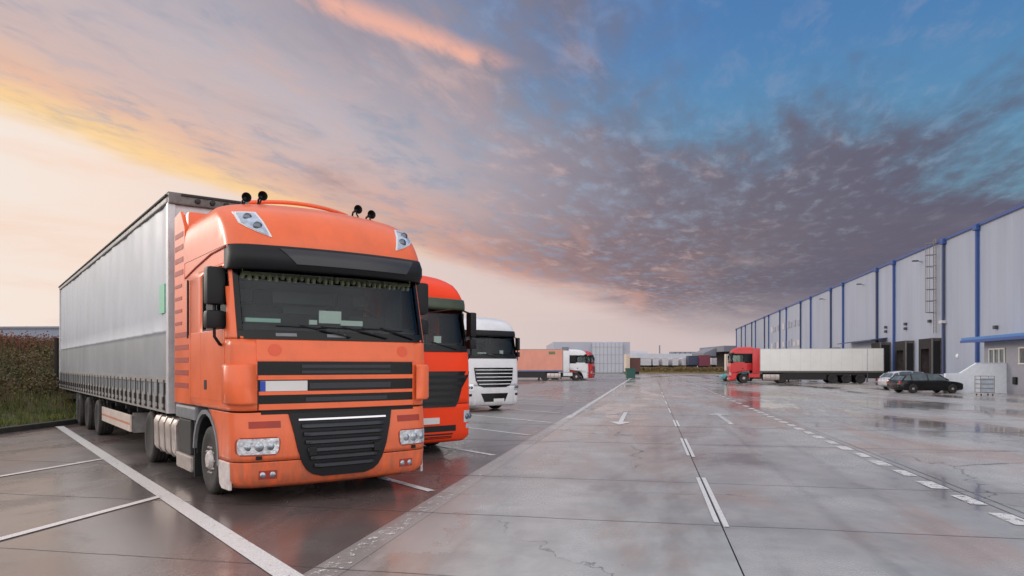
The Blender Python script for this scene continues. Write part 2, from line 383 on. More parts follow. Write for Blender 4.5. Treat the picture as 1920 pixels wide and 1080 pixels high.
# ================================================================ the ground and its markings
def ground_mat(name, kind):
    m = bpy.data.materials.new(name); m.use_nodes = True
    t = m.node_tree; b = t.nodes['Principled BSDF']
    g = t.nodes.new('ShaderNodeTexCoord')
    s = t.nodes.new('ShaderNodeSeparateXYZ'); t.links.new(g.outputs['Object'], s.inputs[0])
    X, Y = NX(t, s.outputs[0]), NX(t, s.outputs[1])     # object space = lane frame
    v = comb(t, X, Y, 0.0)
    vs = comb(t, X * 0.9, Y * 0.22, 0.0)
    big = noise(t, vs, 0.30, 6.0, 0.6, 0.6)
    mid = noise(t, v, 1.3, 7.0, 0.62, 0.2)
    fine = noise(t, v, 26.0, 5.0, 0.7)
    grit = noise(t, v, 130.0, 3.0, 0.7)
    if kind == 'lane': A, B, C = (172, 173, 169), (192, 192, 187), (172, 148, 132)
    elif kind == 'parking': A, B, C = (96, 89, 87), (128, 122, 119), (122, 98, 91)
    elif kind == 'strip': A, B, C = (176, 171, 166), (198, 193, 187), (140, 128, 120)
    else: A, B, C = (166, 165, 161), (186, 183, 178), (172, 142, 126)
    col = cmix(t, mid.sm(0.32, 0.70), lin(A), lin(B))
    col = cmix(t, noise(t, vs, 0.42, 5.0, 0.6, 0.6).sm(0.47, 0.60) * 0.62, col, lin(C))
    if kind == 'parking': col = cmix(t, (Y + (noise(t, v, 0.35, 5.0) - 0.5) * 9.0).sm(12.0, 19.0) * X.gt(-12.0) * 0.85, col, lin((152, 149, 147)))  # far parking paler: sheen of wet ground put into its base colour
    col = cmix(t, (grit * 0.6 + fine * 0.4).sm(0.30, 0.44, 0.42, 0.0), col, lin((50, 46, 46)))
    col = cmix(t, (grit * 0.5 + fine * 0.5).sm(0.58, 0.72) * 0.28, col, lin((190, 186, 182)))
    if kind in ('lane', 'strip'):
        dry = ((noise(t, v, 0.9, 6.0, 0.6, 0.8) - 0.5) * 3.0 + 0.42 - (X + 2.56)).sm(0.0, 0.10) * Y.sm(17.0, 9.0) * X.lt(-1.0)
        col = cmix(t, dry * 0.75, col, lin((178, 171, 166)))
        col = cmix(t, dry * noise(t, v, 5.0, 6.0, 0.7).sm(0.60, 0.70) * 0.6, col, lin((206, 202, 198)))
    # wetness: pools and damp film
    wet = big.sm(0.40, 0.60)
    pool = (big * 0.75 + mid * 0.25).sm(0.50, 0.56)
    col = cmix(t, wet * 0.30, col, lin((92, 86, 84)))
    rgh = (wet * -0.10 + (0.38 if kind == 'parking' else 0.27) + (fine - 0.5) * 0.16)
    rgh = rgh - pool * 0.08
    col = cmix(t, pool * (0.40 if kind == 'yard' else 0.22), col, lin((78, 74, 74)))
    if kind in ('lane', 'strip'): rgh = rgh + dry * 0.15
    if kind == 'strip': rgh = rgh + 0.12
    rgh = rgh.max(0.09)
    # slab joints and cracks
    wob = (noise(t, v, 0.8, 4.0) - 0.5) * 0.10 + (noise(t, v, 7.0, 3.0) - 0.5) * 0.02
    def joint(expr, w): return expr.abs().sm(w, w * 0.35)
    J = None
    for q0, w in ((3.2, .012), (5.75, .016), (8.2, .022), (11.1, .024), (16.5, .04), (21.2, .055), (26.2, .07)):
        j = joint(Y + wob - q0 + X * 0.02, w); J = j if J is None else J.max(j)
    far = (((Y + wob - 31.0) / 4.9).frac() - 0.5).abs().sm(0.480, 0.494) * Y.gt(28.8)
    J = J.max(far * 0.7)
    if kind in ('yard',): 
        J = J.max(((((X - 4.35) / 4.6).frac() - 0.5).abs().sm(0.4935, 0.4985)) * 0.8)
    if kind == 'parking':
        J = J.max(((((X + 6.5) / 3.65).frac() - 0.5).abs().sm(0.494, 0.4985)) * 0.6)
    crk = t.nodes.new('ShaderNodeTexVoronoi'); crk.feature = 'DISTANCE_TO_EDGE'; crk.inputs['Scale'].default_value = 0.17
    wv = comb(t, X + wob * 4.0 + (mid - 0.5) * 1.2, Y + (mid - 0.5) * 1.4, 0.0); t.links.new(wv, crk.inputs['Vector'])
    cr = NX(t, crk.outputs['Distance']).sm(0.0045, 0.001) * noise(t, v, 0.25, 2.0).sm(0.44, 0.54) * 0.8
    J = J.max(cr)
    col = cmix(t, J * 0.85, col, lin((44, 40, 40)))
    rgh = rgh + J * 0.3
    # tyre tracks, oil spots and a damp halo along the joints
    trk = ((X * 1.05 + 0.35 + (mid - 0.5) * 0.3).frac() - 0.5).abs().sm(0.16, 0.02) * noise(t, comb(t, X * 1.5, Y * 0.08, 5.0), 1.0, 5.0, 0.6).sm(0.46, 0.66)
    col = cmix(t, trk * 0.22, col, lin((78, 72, 70)))
    vo = t.nodes.new('ShaderNodeTexVoronoi'); vo.inputs['Scale'].default_value = 0.55; t.links.new(comb(t, X + (mid - 0.5) * 0.5, Y * 0.8 + (fine - 0.5) * 0.15, 0.0), vo.inputs['Vector'])
    col = cmix(t, NX(t, vo.outputs['Distance']).sm(0.10, 0.05) * noise(t, v, 0.4, 2.0).sm(0.5, 0.6) * 0.5, col, lin((60, 54, 52)))
    halo = noise(t, v, 0.35, 3.0).sm(0.45, 0.6)
    for q0 in (8.2, 11.1, 16.5, 21.2): col = cmix(t, (Y + wob - q0 + X * 0.02 + (mid - 0.5) * 0.5).abs().sm(0.5, 0.0) * halo * 0.18, col, lin((84, 76, 72)))
    t.links.new(col, b.inputs['Base Color']); t.links.new(rgh.k, b.inputs['Roughness'])
    b.inputs['Specular IOR Level'].default_value = 0.62
    hgt = fine * 0.3 + grit * 0.25 - J * 0.8 + mid * 0.6
    bu = t.nodes.new('ShaderNodeBump'); bu.inputs['Distance'].default_value = 0.006
    t.links.new((pool * -0.20 + 0.26 - wet * 0.04).k, bu.inputs['Strength'])
    t.links.new(hgt.k, bu.inputs['Height']); t.links.new(bu.outputs[0], b.inputs['Normal'])
    return m
def lane_sheet(name, p0, p1, q0, q1, z, m):
    mb = MB(); mb.poly([(p0, q0, z), (p1, q0, z), (p1, q1, z), (p0, q1, z)])
    o = mb.build(name, m); o.rotation_euler = (0, 0, -LANE); return tag(o, kind='structure')
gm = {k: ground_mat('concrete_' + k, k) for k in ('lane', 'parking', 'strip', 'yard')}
soil = mat('soil', (96, 92, 74), 0.9, var=0.25, scale=0.05)
o = MB(); o.poly([(-2500, -400, -0.03), (2500, -400, -0.03), (2500, 3500, -0.03), (-2500, 3500, -0.03)])
tag(o.build('ground', soil), kind='structure')
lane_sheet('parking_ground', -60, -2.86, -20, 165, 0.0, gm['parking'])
lane_sheet('road', -2.56, 0.757, -20, 165, 0.0, gm['lane'])
lane_sheet('road_lane', 0.771, 4.18, -20, 165, 0.0, gm['yard'])
lane_sheet('yard_ground', 4.20, 80, -20, 165, 0.0, gm['yard'])
# pale worn strip at the edge of the parking bays
lane_sheet('edge_strip', -2.862, -2.555, -20, 165, 0.003, gm['strip'])
tag(lane_sheet('joint_channel', 0.755, 0.775, -20, 165, -0.008, M['dockblk']), kind='structure')
tag(lane_sheet('joint_filler', 4.18, 4.20, -20, 165, -0.004, M['chassis']), kind='structure')

def paint_mat():
    m = bpy.data.materials.new('road_paint'); m.use_nodes = True
    t = m.node_tree; t.nodes.clear()
    g = t.nodes.new('ShaderNodeTexCoord')
    n = noise(t, g.outputs['Object'], 9.0, 8.0, 0.7); n5 = noise(t, g.outputs['Object'], 70.0, 4.0, 0.7)
    at = t.nodes.new('ShaderNodeAttribute'); at.attribute_type = 'OBJECT'; at.attribute_name = 'wear'
    w = NX(t, at.outputs['Fac'])
    b = t.nodes.new('ShaderNodeBsdfPrincipled')
    col = cmix(t, n5.sm(0.35, 0.65), lin((200, 198, 194)), lin((238, 237, 234)))
    t.links.new(col, b.inputs['Base Color']); b.inputs['Roughness'].default_value = 0.42
    tr = t.nodes.new('ShaderNodeBsdfTransparent'); mx = t.nodes.new('ShaderNodeMixShader'); oo = t.nodes.new('ShaderNodeOutputMaterial')
    k = (n * 0.7 + n5 * 0.3 - w).sm(0.02, 0.08)
    t.links.new(k.k, mx.inputs[0]); t.links.new(tr.outputs[0], mx.inputs[1]); t.links.new(b.outputs[0], mx.inputs[2])
    t.links.new(mx.outputs[0], oo.inputs[0]); return m
PAINT = paint_mat()
def quads_obj(name, quads, wear=0.3, z=0.007):
    mb = MB()
    for qd in quads: mb.poly([(a, b_, z) for a, b_ in qd])
    o = mb.build(name, PAINT, doubles=False); o['wear'] = wear; return tag(o, kind='structure')
def pq_rect(p0, p1, q0, q1): return [PQ(p0, q0)[:2], PQ(p1, q0)[:2], PQ(p1, q1)[:2], PQ(p0, q1)[:2]]
def strip(a, b_, w):
    a, b_ = Vector(a), Vector(b_); d = (b_ - a).normalized(); n_ = Vector((-d.y, d.x)) * w / 2
    return [tuple(a - n_), tuple(b_ - n_), tuple(b_ + n_), tuple(a + n_)]
quads_obj('road_marking', [pq_rect(.695, .752, q0, q1) for q0, q1 in ((8.3, 11.6), (14.4, 17.8), (21.3, 23.8), (27.2, 30.4), (33.5, 36.5), (40, 43), (46, 49))] +
          [pq_rect(.778, .838, q0, q1) for q0, q1 in ((8.1, 11.6), (14.2, 17.7), (21.3, 23.6))], 0.33)
quads_obj('dashed_line', [pq_rect(3.97 - (.04 if i % 2 else 0), 4.165, 7.6 + i * 1.2, 8.27 + i * 1.2) for i in range(20)], 0.40)
quads_obj('far_dashed_line', [pq_rect(3.95, 4.16, 32 + i * 2.4, 33.2 + i * 2.4) for i in range(18)], 0.44)
e_ = quads_obj('bay_edge_line', [pq_rect(-2.80, -2.60, 3.0, 24)], 0.51, 0.009)
e2 = quads_obj('bay_edge_far_line', [pq_rect(-2.80, -2.62, 24, 126)], 0.40, 0.009)
# bay dividers: parallel to the lorries, ending on the edge line
divs = []
for i, ye in enumerate([5.5, 9.65, 13.75, 17.9, 22.0, 26.2, 30.4, 34.6, 38.8]):
    a = Vector(PQ(-2.93 if i == 0 else -3.0, ye)[:2])
    divs.append(strip(a + RR * (-0.3 if i == 0 else 0.0), a + RR * (18.6 if i == 0 else 17.5), 0.21 if i == 0 else 0.13))
quads_obj('bay_divider_line', divs[:1], 0.34)
quads_obj('bay_lines', divs[1:], 0.36)
quads_obj('cross_line', [pq_rect(-6.49, -6.37, -4.0, 8.62), pq_rect(-10.14, -10.02, -4, 11.95)], 0.33, 0.010)
# arrows
def arrow(p, q0, q1, tipfirst):
    s = []
    if tipfirst: s.append([PQ(p, q0)[:2], PQ(p + .36, q0 + 1.1)[:2], PQ(p - .36, q0 + 1.1)[:2]]); s.append(pq_rect(p - .07, p + .07, q0 + 1.1, q1))
    else: s.append([PQ(p, q1)[:2], PQ(p - .36, q1 - 1.1)[:2], PQ(p + .36, q1 - 1.1)[:2]]); s.append(pq_rect(p - .07, p + .07, q0, q1 - 1.1))
    return s
quads_obj('arrow_marking', arrow(-.92, 21.6, 27.4, True), 0.34)
quads_obj('arrow_marking', arrow(2.38, 22.3, 27.6, False), 0.42)

# ================================================================ wheels
def wheel(parent, x, y, rad, w=0.30, style='steer', nseg=32, out=-1, detail=True, rimm=None):
    """out=-1: outer face towards -X"""
    s = out; R = rad
    mb = MB()
    if style == 'steer': pr = [(R * .61, s * w * .43), (R * .575, s * w * .40), (R * .52, s * w * .22), (R * .47, s * w * .28), (R * .30, s * w * .40), (R * .27, s * w * .52), (R * .20, s * w * .60), (0.0, s * w * .60)]
    else: pr = [(R * .61, s * w * .40), (R * .57, s * w * .36), (R * .53, s * -w * .05), (R * .34, s * -w * .12), (R * .30, s * w * .22), (R * .18, s * w * .30), (0.0, s * w * .30)]
    mb.lathe([(R * .60, -s * w * .4)] + pr, (x, y, rad), nseg)
    if detail:
        nr, nx_ = (R * .385, s * w * .36) if style == 'steer' else (R * .42, -s * w * .06)
        for k in range(10):
            t = k * 6.2831853 / 10
            mb.lathe([(.016, nx_ - s * .02), (.016, nx_ + s * .035), (.009, nx_ + s * .05)], (x, y + nr * math.cos(t), rad + nr * math.sin(t)), 6)
    wo_ = mb.build('wheel', rimm or M['rim'], parent, smooth=35)
    if detail and style == 'steer':
        hb = MB()
        for k in range(10):
            t = (k + .5) * 6.2831853 / 10; rr = R * .49
            c = (x + s * w * .25, y + rr * math.cos(t), rad + rr * math.sin(t))
            hb.lathe([(R * .045, s * -.012), (R * .045, s * .012), (R * .02, s * .014)], c, 10)
        hb.build('hand_holes', M['dockblk'], wo_)
    ty = MB()
    W = w / 2
    prof = [(R * .60, -W * .85), (R * .70, -W * .98), (R * .88, -W), (R * .965, -W * .88), (R * .99, -W * .72)]
    if detail:
        for g0 in (-.42, 0, .42): prof += [(R * 1.0, W * (g0 - .14)), (R * .975, W * (g0 - .10)), (R * .975, W * (g0 + .10)), (R * 1.0, W * (g0 + .14))]
    prof += [(R * .99, W * .72), (R * .965, W * .88), (R * .88, W), (R * .70, W * .98), (R * .60, W * .85)]
    ty.lathe(prof, (x, y, rad), nseg)
    ty.build('tyre', M['tyre'], wo_, smooth=40)
    return wo_

# ================================================================ lofted cab surface
class Cab:
    def __init__(s, w, f, r, bow, L): s.w, s.f, s.r, s.bow, s.L = w, f, r, bow, L
    def W(s, z): return lerp(z, s.w)
    def fy(s, x, z):
        w, f, r = s.W(z), lerp(z, s.f), lerp(z, s.r); bw = lerp(z, s.bow)
        x = max(-w, min(w, x)); y = f + bw * (x / w) ** 2
        c = w - r
        if abs(x) > c:
            t = min(1.0, (abs(x) - c) / r); y += r * (1 - math.sqrt(max(0, 1 - t * t)))
        return y
    def outline(s, z, ys, nf):
        w, f, r = s.W(z), lerp(z, s.f), lerp(z, s.r); bw = lerp(z, s.bow); L = lerp(z, s.L)
        y1 = s.fy(w, z)
        left = [(-w, min(L, max(y1, y))) for y in sorted(ys, reverse=True)]
        left[0] = (-w, L)
        arc = [-(w - r + r * math.sin(a * math.pi / 2 / 7)) for a in range(7, 0, -1)]
        fr = [-(w - r) + 2 * (w - r) * k / nf for k in range(nf + 1)]
        xs = arc + fr + [-x for x in arc[::-1]]
        return left + [(x, s.fy(x, z)) for x in xs] + [(-x, y) for x, y in left[::-1]]
    def shell(s, mb, zs, ys, nf=16, skip=None):
        rows = [[(x, y, z) for x, y in s.outline(z, ys, nf)] for z in zs]
        vr = [[mb.b.verts.new(p) for p in row] for row in rows]
        for a, c in zip(vr, vr[1:]):
            for k in range(len(a) - 1):
                m_ = sum((v.co for v in (a[k], a[k + 1], c[k + 1], c[k])), Vector()) / 4
                if skip and skip(m_): continue
                try: mb.b.faces.new([a[k], a[k + 1], c[k + 1], c[k]])
                except ValueError: pass
        return vr
    def patch(s, mb, zs, xl, xr, off=0.01, th=0.03, nx=14):
        """a plate following the front surface, with a rim going back into it"""
        fl = xl if callable(xl) else (lambda z: xl); fr = xr if callable(xr) else (lambda z: xr)
        rows, back = [], []
        for z in zs:
            a, b_ = fl(z), fr(z)
            xs = [a + (b_ - a) * k / nx for k in range(nx + 1)]
            rows.append([(x, s.fy(x, z) - off, z) for x in xs]); back.append([(x, s.fy(x, z) - off + th, z) for x in xs])
        v = mb.grid(rows)
        bv = [[mb.b.verts.new(p) for p in row] for row in back]
        def q4(a, b2, c, d):
            try: mb.b.faces.new([a, b2, c, d])
            except ValueError: pass
        for k in range(nx): q4(v[0][k], v[0][k + 1], bv[0][k + 1], bv[0][k]); q4(v[-1][k], v[-1][k + 1], bv[-1][k + 1], bv[-1][k])
        for i in range(len(zs) - 1): q4(v[i][0], v[i + 1][0], bv[i + 1][0], bv[i][0]); q4(v[i][-1], v[i + 1][-1], bv[i + 1][-1], bv[i][-1])
        return mb
def zr(a, b_, n=3): return [a + (b_ - a) * k / n for k in range(n + 1)]
def sgn(x): return 1 if x > 0 else -1

def mirror_set(root, w, side, yb, z0, z1, z2, z3, hw=.12):
    """two-part wing mirror on an arm; side = -1 picture left"""
    x = side * (w + .10)
    mb = MB(); mb.box(x - hw, x + hw, yb - .11, yb + .08, z0, z1, hw * .45)
    h = mb.build('mirror', M['black'], root, smooth=40)
    mb = MB(); mb.box(x - hw * 1.04, x + hw * 1.04, yb - .10, yb + .07, z2, z3, hw * .42); mb.build('lower_housing', M['black'], h, smooth=40)
    mb = MB()
    mb.tube([(x, yb, z3 - .02), (x, yb, z0 + .03)], .025, 6); mb.build('mirror_arm', M['black'], h, smooth=50); mb = MB()
    mb.tube([(x - side * .02, yb, z1 - .02), (side * (w - .12), yb + .12, z1 + .07)], .018, 6); mb.build('mirror_arm', M['black'], h, smooth=50); mb = MB()
    mb.tube([(x, yb, z2 + .02), (x, yb - .01, z2 - .1), (x - side * .07, yb + .0, z2 - .2), (side * (w - .03), yb + .1, z2 - .2)], .02, 8)
    mb.build('mirror_arm', M['black'], h, smooth=50)
    mb = MB(); mb.box(x - hw * .82, x + hw * .82, yb + .071, yb + .079, z0 + .04, z1 - .04, .003); mb.build('mirror_glass', M['chrome'], h)

def interior(root, c, zf, zt, yr):
    """floor, dashboard, seats, steering wheel and rear wall behind the windscreen"""
    mb = MB(); w = c.W(zf) - .06
    mb.box(-w, w, c.fy(0, zf) + .12, yr, zf - .55, zf - .5); mb.box(-w, -w + .02, yr - .5, yr - .031, zf - .5, zt - .03)
    mb.box(-w, w, c.fy(0, zt) + .35, yr, zt - .02, zt + .0)
    mb.build('cabin', M['cabin'], root)
    mb = MB(); mb.box(-w, w, yr - .03, yr, zf - .5, zt - .021); mb.box(-w + .1, w - .1, yr - .35, yr - .04, zt - .35, zt - .16, .03); mb.build('rear_wall', M['liner'], root)
    for sx in (-.62, .62): mb = MB(); mb.box(sx - .29, sx + .29, yr - .85, yr - .66, zf - .3, zf + .42, .06); mb.box(sx - .14, sx + .14, yr - .83, yr - .70, zf + .40, zf + .64, .05); mb.build('seat', M['cabin'], root, smooth=40)
    mb = MB()
    pts = [(-w, c.fy(0, zf) + .30, zf + .09), (-w, c.fy(0, zf) + .62, zf + .06), (-w, c.fy(0, zf) + .70, zf - .25), (-w, c.fy(0, zf) + .30, zf - .3)]
    mb.prism(pts, (2 * w, 0, 0)); d = mb.build('dashboard', M['dash'], root, bevel=.03)
    mb = MB(); cx, cy, cz = .66, c.fy(0, zf) + .82, zf + .14
    ring = []
    for k in range(25):
        t = 6.2831853 * k / 24; ring.append((cx + .23 * math.cos(t), cy - .23 * math.sin(t) * .35, cz + .23 * math.sin(t) * .93))
    mb.tube(ring, .018, 6, cap=False); mb.tube([(cx - .2, cy, cz), (cx + .2, cy, cz)], .02, 6); mb.tube([(cx, cy, cz), (cx, cy - .15, cz - .3)], .03, 6)
    mb.build('steering_wheel', M['black'], root, smooth=50)
    return d

def chassis(root, wb, L, w, rad, twin=True, tank=True):
    mb = MB()
    for sx in (-.42, .42): mb.box(sx - .05, sx + .05, .7, L, .62, .86)
    mb.box(-.8, .8, .5, 1.9, .55, .95); mb.box(-.55, .55, wb[0] - .12, wb[0] + .12, .34, .55); mb.box(-.9, .9, wb[1] - .14, wb[1] + .14, .34, .60)
    mb.box(-1.0, 1.0, .25, .6, .35, .8)
    for y in (2.3, 3.2, 4.4, L - .15): mb.box(-.45, .45, y - .05, y + .05, .62, .84)
    mb.lathe([(.0, 0), (.48, 0), (.5, .03), (.5, .08), (.0, .09)], (0, wb[1] - .3, 1.0), 20, 'Z')
    mb.build('chassis', M['chassis'], root, bevel=.01)
    for sx in (-1, 1):
        wheel(root, sx * (w - .20), wb[0], rad, .30, 'steer', out=sx)
        wheel(root, sx * (w - .20), wb[1], rad, .30, 'drive', out=sx)
        if twin: wheel(root, sx * (w - .52), wb[1], rad, .28, 'drive', out=sx, detail=False)
    # mud flap and wheel-arch liner
    for sx in (-1, 1):
        mb = MB(); x0, x1 = (sx * (w - .02), sx * (w - .42))
        mb.box(min(x0, x1), max(x0, x1), wb[0] + .66, wb[0] + .70, .16, 1.05); mb.build('mud_flap', M['dockblk'], root)
        mb = MB(); n = 12
        pts = [(0, wb[0] + (rad + .12) * math.cos(math.pi * k / n), rad + .04 + (rad + .12) * math.sin(math.pi * k / n)) for k in range(n + 1)]
        rows = [[(sx * (w - .03), p[1], p[2]) for p in pts], [(sx * (w - .5), p[1], p[2]) for p in pts]]
        mb.grid(rows); mb.build('wheel_arch', M['dockblk'], root, solid=.02)
    if tank:
        for sx in (-1, 1):
            mb = MB()
            y0, y1 = 3.25, 4.85
            prof = [(w - .08, .30), (w - .04, .38), (w - .03, .80), (w - .08, .90), (w - .62, .90), (w - .66, .84), (w - .66, .34), (w - .62, .28), (w - .2, .26)]
            mb.prism([(sx * a, y0, b_) for a, b_ in prof], (0, y1 - y0, 0)); tk = mb.build('fuel_tank', M['tank'], root, bevel=.02, smooth=40)
            mb = MB()
            for y in (3.5, 3.95, 4.4):
                pr2 = [(sx * (a + (.012 if a > w - .3 else -.012)), y, b_ + (.012 if b_ > .6 else -.012)) for a, b_ in prof]
                mb.prism(pr2, (0, .06, 0))
            mb.build('tank_strap', M['alu'], tk)
            mb = MB(); mb.box(*sorted((sx * (w - .06), sx * (w - .55))), 2.35, 3.1, .42, .95, .03); mb.build('battery_box', M['chassis'], root)
            mb = MB(); mb.box(*sorted((sx * (w - .03), sx * (w - .45))), 2.2, 3.15, .18, .42, .03); mb.build('step_box', M['alu'], root)

# ---------------------------------------------------------------- the near orange lorry
def orange_tractor(loc, rz):
    w = 1.375
    root = tag(empty('tractor_unit', loc, rz), 'big orange tractor unit nearest the camera with black mirrors and a blank plate', 'lorry cab')
    c = Cab(w=[(.22, 1.30), (.32, 1.375), (3.25, 1.375), (3.6, 1.375), (3.74, 1.36), (3.86, 1.30), (3.95, 1.20), (4.04, 1.04), (4.11, .84), (4.15, .60)],
            f=[(.22, -.04), (.32, -.12), (.62, -.15), (.9, -.15), (1.19, -.10), (1.80, -.10), (2.1, -.07), (3.05, .16), (3.10, -.02), (3.26, -.02), (3.34, -.01), (3.45, .02), (3.6, .09), (3.75, .22), (3.86, .42), (3.95, .70), (4.04, 1.10), (4.11, 1.55), (4.15, 2.0)],
            r=[(.22, .22), (1.15, .22), (2.1, .13), (3.0, .12), (3.1, .16), (3.3, .20), (3.6, .28), (3.95, .38), (4.15, .3)],
            bow=[(.22, .15), (1.2, .12), (2.1, .12), (3.0, .14), (3.3, .17), (3.6, .23), (4.15, .4)],
            L=[(.22, .62), (.54, .66), (.85, .74), (1.05, .90), (1.17, 1.12), (1.171, 2.08), (3.0, 2.08), (3.05, 2.45), (4.15, 2.55)])
    OR = M['orange']
    # bumper
    mb = MB(); c.shell(mb, [.22, .26, .32, .42, .54, .55], [.30, .42, .52, .66], 16)
    bp = mb.build('bumper', OR, root, smooth=50, solid=.03)
    mb = MB(); c.shell(mb, [.562, .62, .75, .88, 1.0, 1.1, 1.165, 1.168], [.30, .45, .6, .8, .95, 1.2], 16)
    mb.build('headlight_panel', OR, root, smooth=50, solid=.03)
    # body between bumper and windscreen
    mb = MB(); c.shell(mb, [1.19, 1.24, 1.4, 1.6, 1.8, 2.0, 2.085], [.28, .45, 1.2, 1.56, 2.08], 16)
    body = mb.build('cab_body', OR, root, smooth=50, solid=.03)
    # windscreen frame: leaves the windscreen and the side windows open
    def skip(p):
        if p.y < .45 and abs(p.x) < 1.285 and 2.11 < p.z < 2.99: return True
        return abs(p.x) > 1.3 and .30 < p.y < 1.42 and 2.24 < p.z < 2.98
    mb = MB(); c.shell(mb, [2.09, 2.115, 2.24, 2.5, 2.75, 2.985, 3.06], [.30, .36, .86, 1.42, 1.60, 2.08], 16, skip)
    mb.build('window_surround', OR, root, smooth=30, solid=.03)
    # windscreen
    mb = MB(); c.patch(mb, zr(2.09, 3.03, 6), lambda z: -1.30, lambda z: 1.30, .006, .006, 20); ws = mb.build('windscreen', M['glass'], root, smooth=True)
    mb = MB()
    c.patch(mb, zr(2.085, 2.20, 2), -1.31, 1.31, .010, .012, 20)
    c.patch(mb, zr(2.95, 3.05, 2), -1.31, 1.31, .010, .012, 20)
    for s in (-1, 1): c.patch(mb, zr(2.201, 2.949, 4), *sorted((s * 1.31, s * 1.25)), .010, .012, 3)
    mb.build('windscreen_seal', M['blackgl'], ws, smooth=50)
    # wipers and pale cowl pieces
    for a, b_ in ((-.55, .12), (.02, .68), (.6, 1.12)):
        mb = MB(); pts = [(b_, c.fy(b_, 2.13) - .035, 2.13), ((a + b_) / 2, c.fy((a + b_) / 2, 2.2) - .04, 2.20), (a, c.fy(a, 2.3) - .03, 2.27)]
        mb.tube(pts, .011, 6); mb.tube([(a - .3, c.fy(a - .3, 2.25) - .03, 2.26), (a + .35, c.fy(a + .35, 2.29) - .03, 2.24)], .008, 5); mb.build('wiper', M['black'], ws)
    for x0 in (-.86, -.20):
        mb = MB(); c.patch(mb, zr(2.125, 2.165, 1), x0, x0 + .26, .016, .01, 4); mb.build('cowl_plate', M['grey'], ws)
    # interior
    d = interior(root, c, 2.2, 3.04, 2.0)
    mb = MB(); mb.box(-1.17, -.72, .20, .24, 2.31, 2.36); mb.build('pale_sign', M['tealp'], d)
    mb = MB(); mb.box(-.16, .16, .30, .31, 2.33, 2.50); mb.build('paper_sheet', M['paper'], d)
    mb = MB(); mb.box(.17, .50, .34, .37, 2.31, 2.38); mb.build('dash_paper', M['paper'], d)
    mb = MB(); mb.box(-.28, -.17, .34, .36, 2.31, 2.37); mb.build('dash_paper', M['paper'], d)
    mb = MB(); mb.box(-.95, .15, .52, .60, 2.30, 2.46, .03); mb.box(.35, .95, .50, .62, 2.30, 2.46, .03); mb.build('binnacle', M['cabin'], d)
    # tasselled fringe along the top of the screen
    mb = MB()
    for k in range(30):
        x = -1.18 + k * 2.36 / 29; zt_ = 2.93
        y = c.fy(x, 2.9) + .05
        dz_ = -.025 * abs(math.sin(k * 1.05)); mb.lathe([(.0, .0), (.024, -.02), (.034, -.055), (.020, -.085), (.0, -.09)], (x, y, zt_ + .02 + dz_), 6, 'Z')
    mb.box(-1.2, 1.2, c.fy(0, 2.95) + .10, c.fy(0, 2.95) + .12, 2.90, 2.99); mb.build('fringe', mat('fringe_cloth', (176, 168, 140), .9), root)
    # side windows
    for s in (-1, 1):
        mb = MB(); mb.box(*sorted((s * 1.352, s * 1.358)), .32, 1.42, 2.24, 2.985); g_ = mb.build('side_window', M['glass'], root)
        mb = MB()
        mb.box(*sorted((s * 1.345, s * 1.381)), .70, .745, 2.24, 2.985); mb.box(*sorted((s * 1.345, s * 1.380)), .32, 1.42, 2.222, 2.242); mb.box(*sorted((s * 1.345, s * 1.380)), 1.40, 1.42, 2.243, 2.984)
        mb.build('window_trim', M['black'], g_)
        mb = MB(); mb.box(*sorted((s * 1.33, s * 1.340)), .75, 1.39, 2.25, 2.97); mb.build('window_curtain', mat('cab_curtain', (150, 150, 156), .8), g_)
        # door shut lines and handle: a thin plate standing 4 mm proud
        mb = MB(); mb.box(*sorted((s * 1.372, s * 1.381)), .36, 1.50, 1.30, 2.215, .003); dr = mb.build('door', OR, root)
        mb = MB(); mb.box(*sorted((s * 1.379, s * 1.386)), 1.19, 1.32, 1.43, 1.56, .003); h = mb.build('door_handle', M['black'], dr)
        mb = MB(); mb.box(*sorted((s * 1.372, s * 1.380)), 1.515, 2.07, 1.30, 2.215, .003); mb.build('side_panel', OR, root)
        # side air deflector with dark slots
        mb = MB(); mb.prism([(s * 1.375, 2.10, 1.19), (s * 1.375, 3.10, 1.19), (s * 1.375, 3.10, 4.06), (s * 1.375, 2.72, 4.10), (s * 1.375, 2.46, 3.8), (s * 1.375, 2.46, 3.02), (s * 1.375, 2.10, 3.0)], (-s * .04, 0, 0)); df = mb.build('side_deflector', OR, root, smooth=40)
        mb = MB()
        for i in range(13):
            z = 1.42 + i * .19
            if 2.3 < z < 2.95: mb.box(*sorted((s * 1.373, s * 1.380)), 2.62, 3.06, z, z + .05)
            else: mb.box(*sorted((s * 1.373, s * 1.380)), 2.22 if z < 2.9 else 2.54, 3.06, z, z + .075)
        mb.build('louvre', M['orangeD'], df)
        mb = MB(); mb.box(*sorted((s * 1.372, s * 1.384)), 2.2, 2.23, 2.2, 3.0); mb.tube([(s * 1.40, 2.16, 2.15), (s * 1.40, 2.16, 3.0)], .012, 6); mb.build('grab_rail', M['black'], df)
        # grey sill under the cab, fender lip
        mb = MB(); mb.box(*sorted((s * 1.372, s * 1.18)), 1.86, 3.08, .96, 1.165, .04); mb.build('side_skirt', M['grey'], root)
        mb = MB(); n = 10; yc, zc, ro, ri = 1.28, .50, .66, .60
        a0 = [math.pi * (1.02 - .98 * k / n) for k in range(n + 1)]
        pts = [(s * 1.385, yc + ro * math.cos(a), zc + ro * math.sin(a)) for a in a0] + [(s * 1.385, yc + ri * math.cos(a), zc + ri * math.sin(a)) for a in a0[::-1]]
        pts = [(s * 1.385, y, z) for (_, y, z) in pts]
        mb.prism(pts, (-s * .10, 0, 0)); mb.build('fender_lip', M['grey'], root)
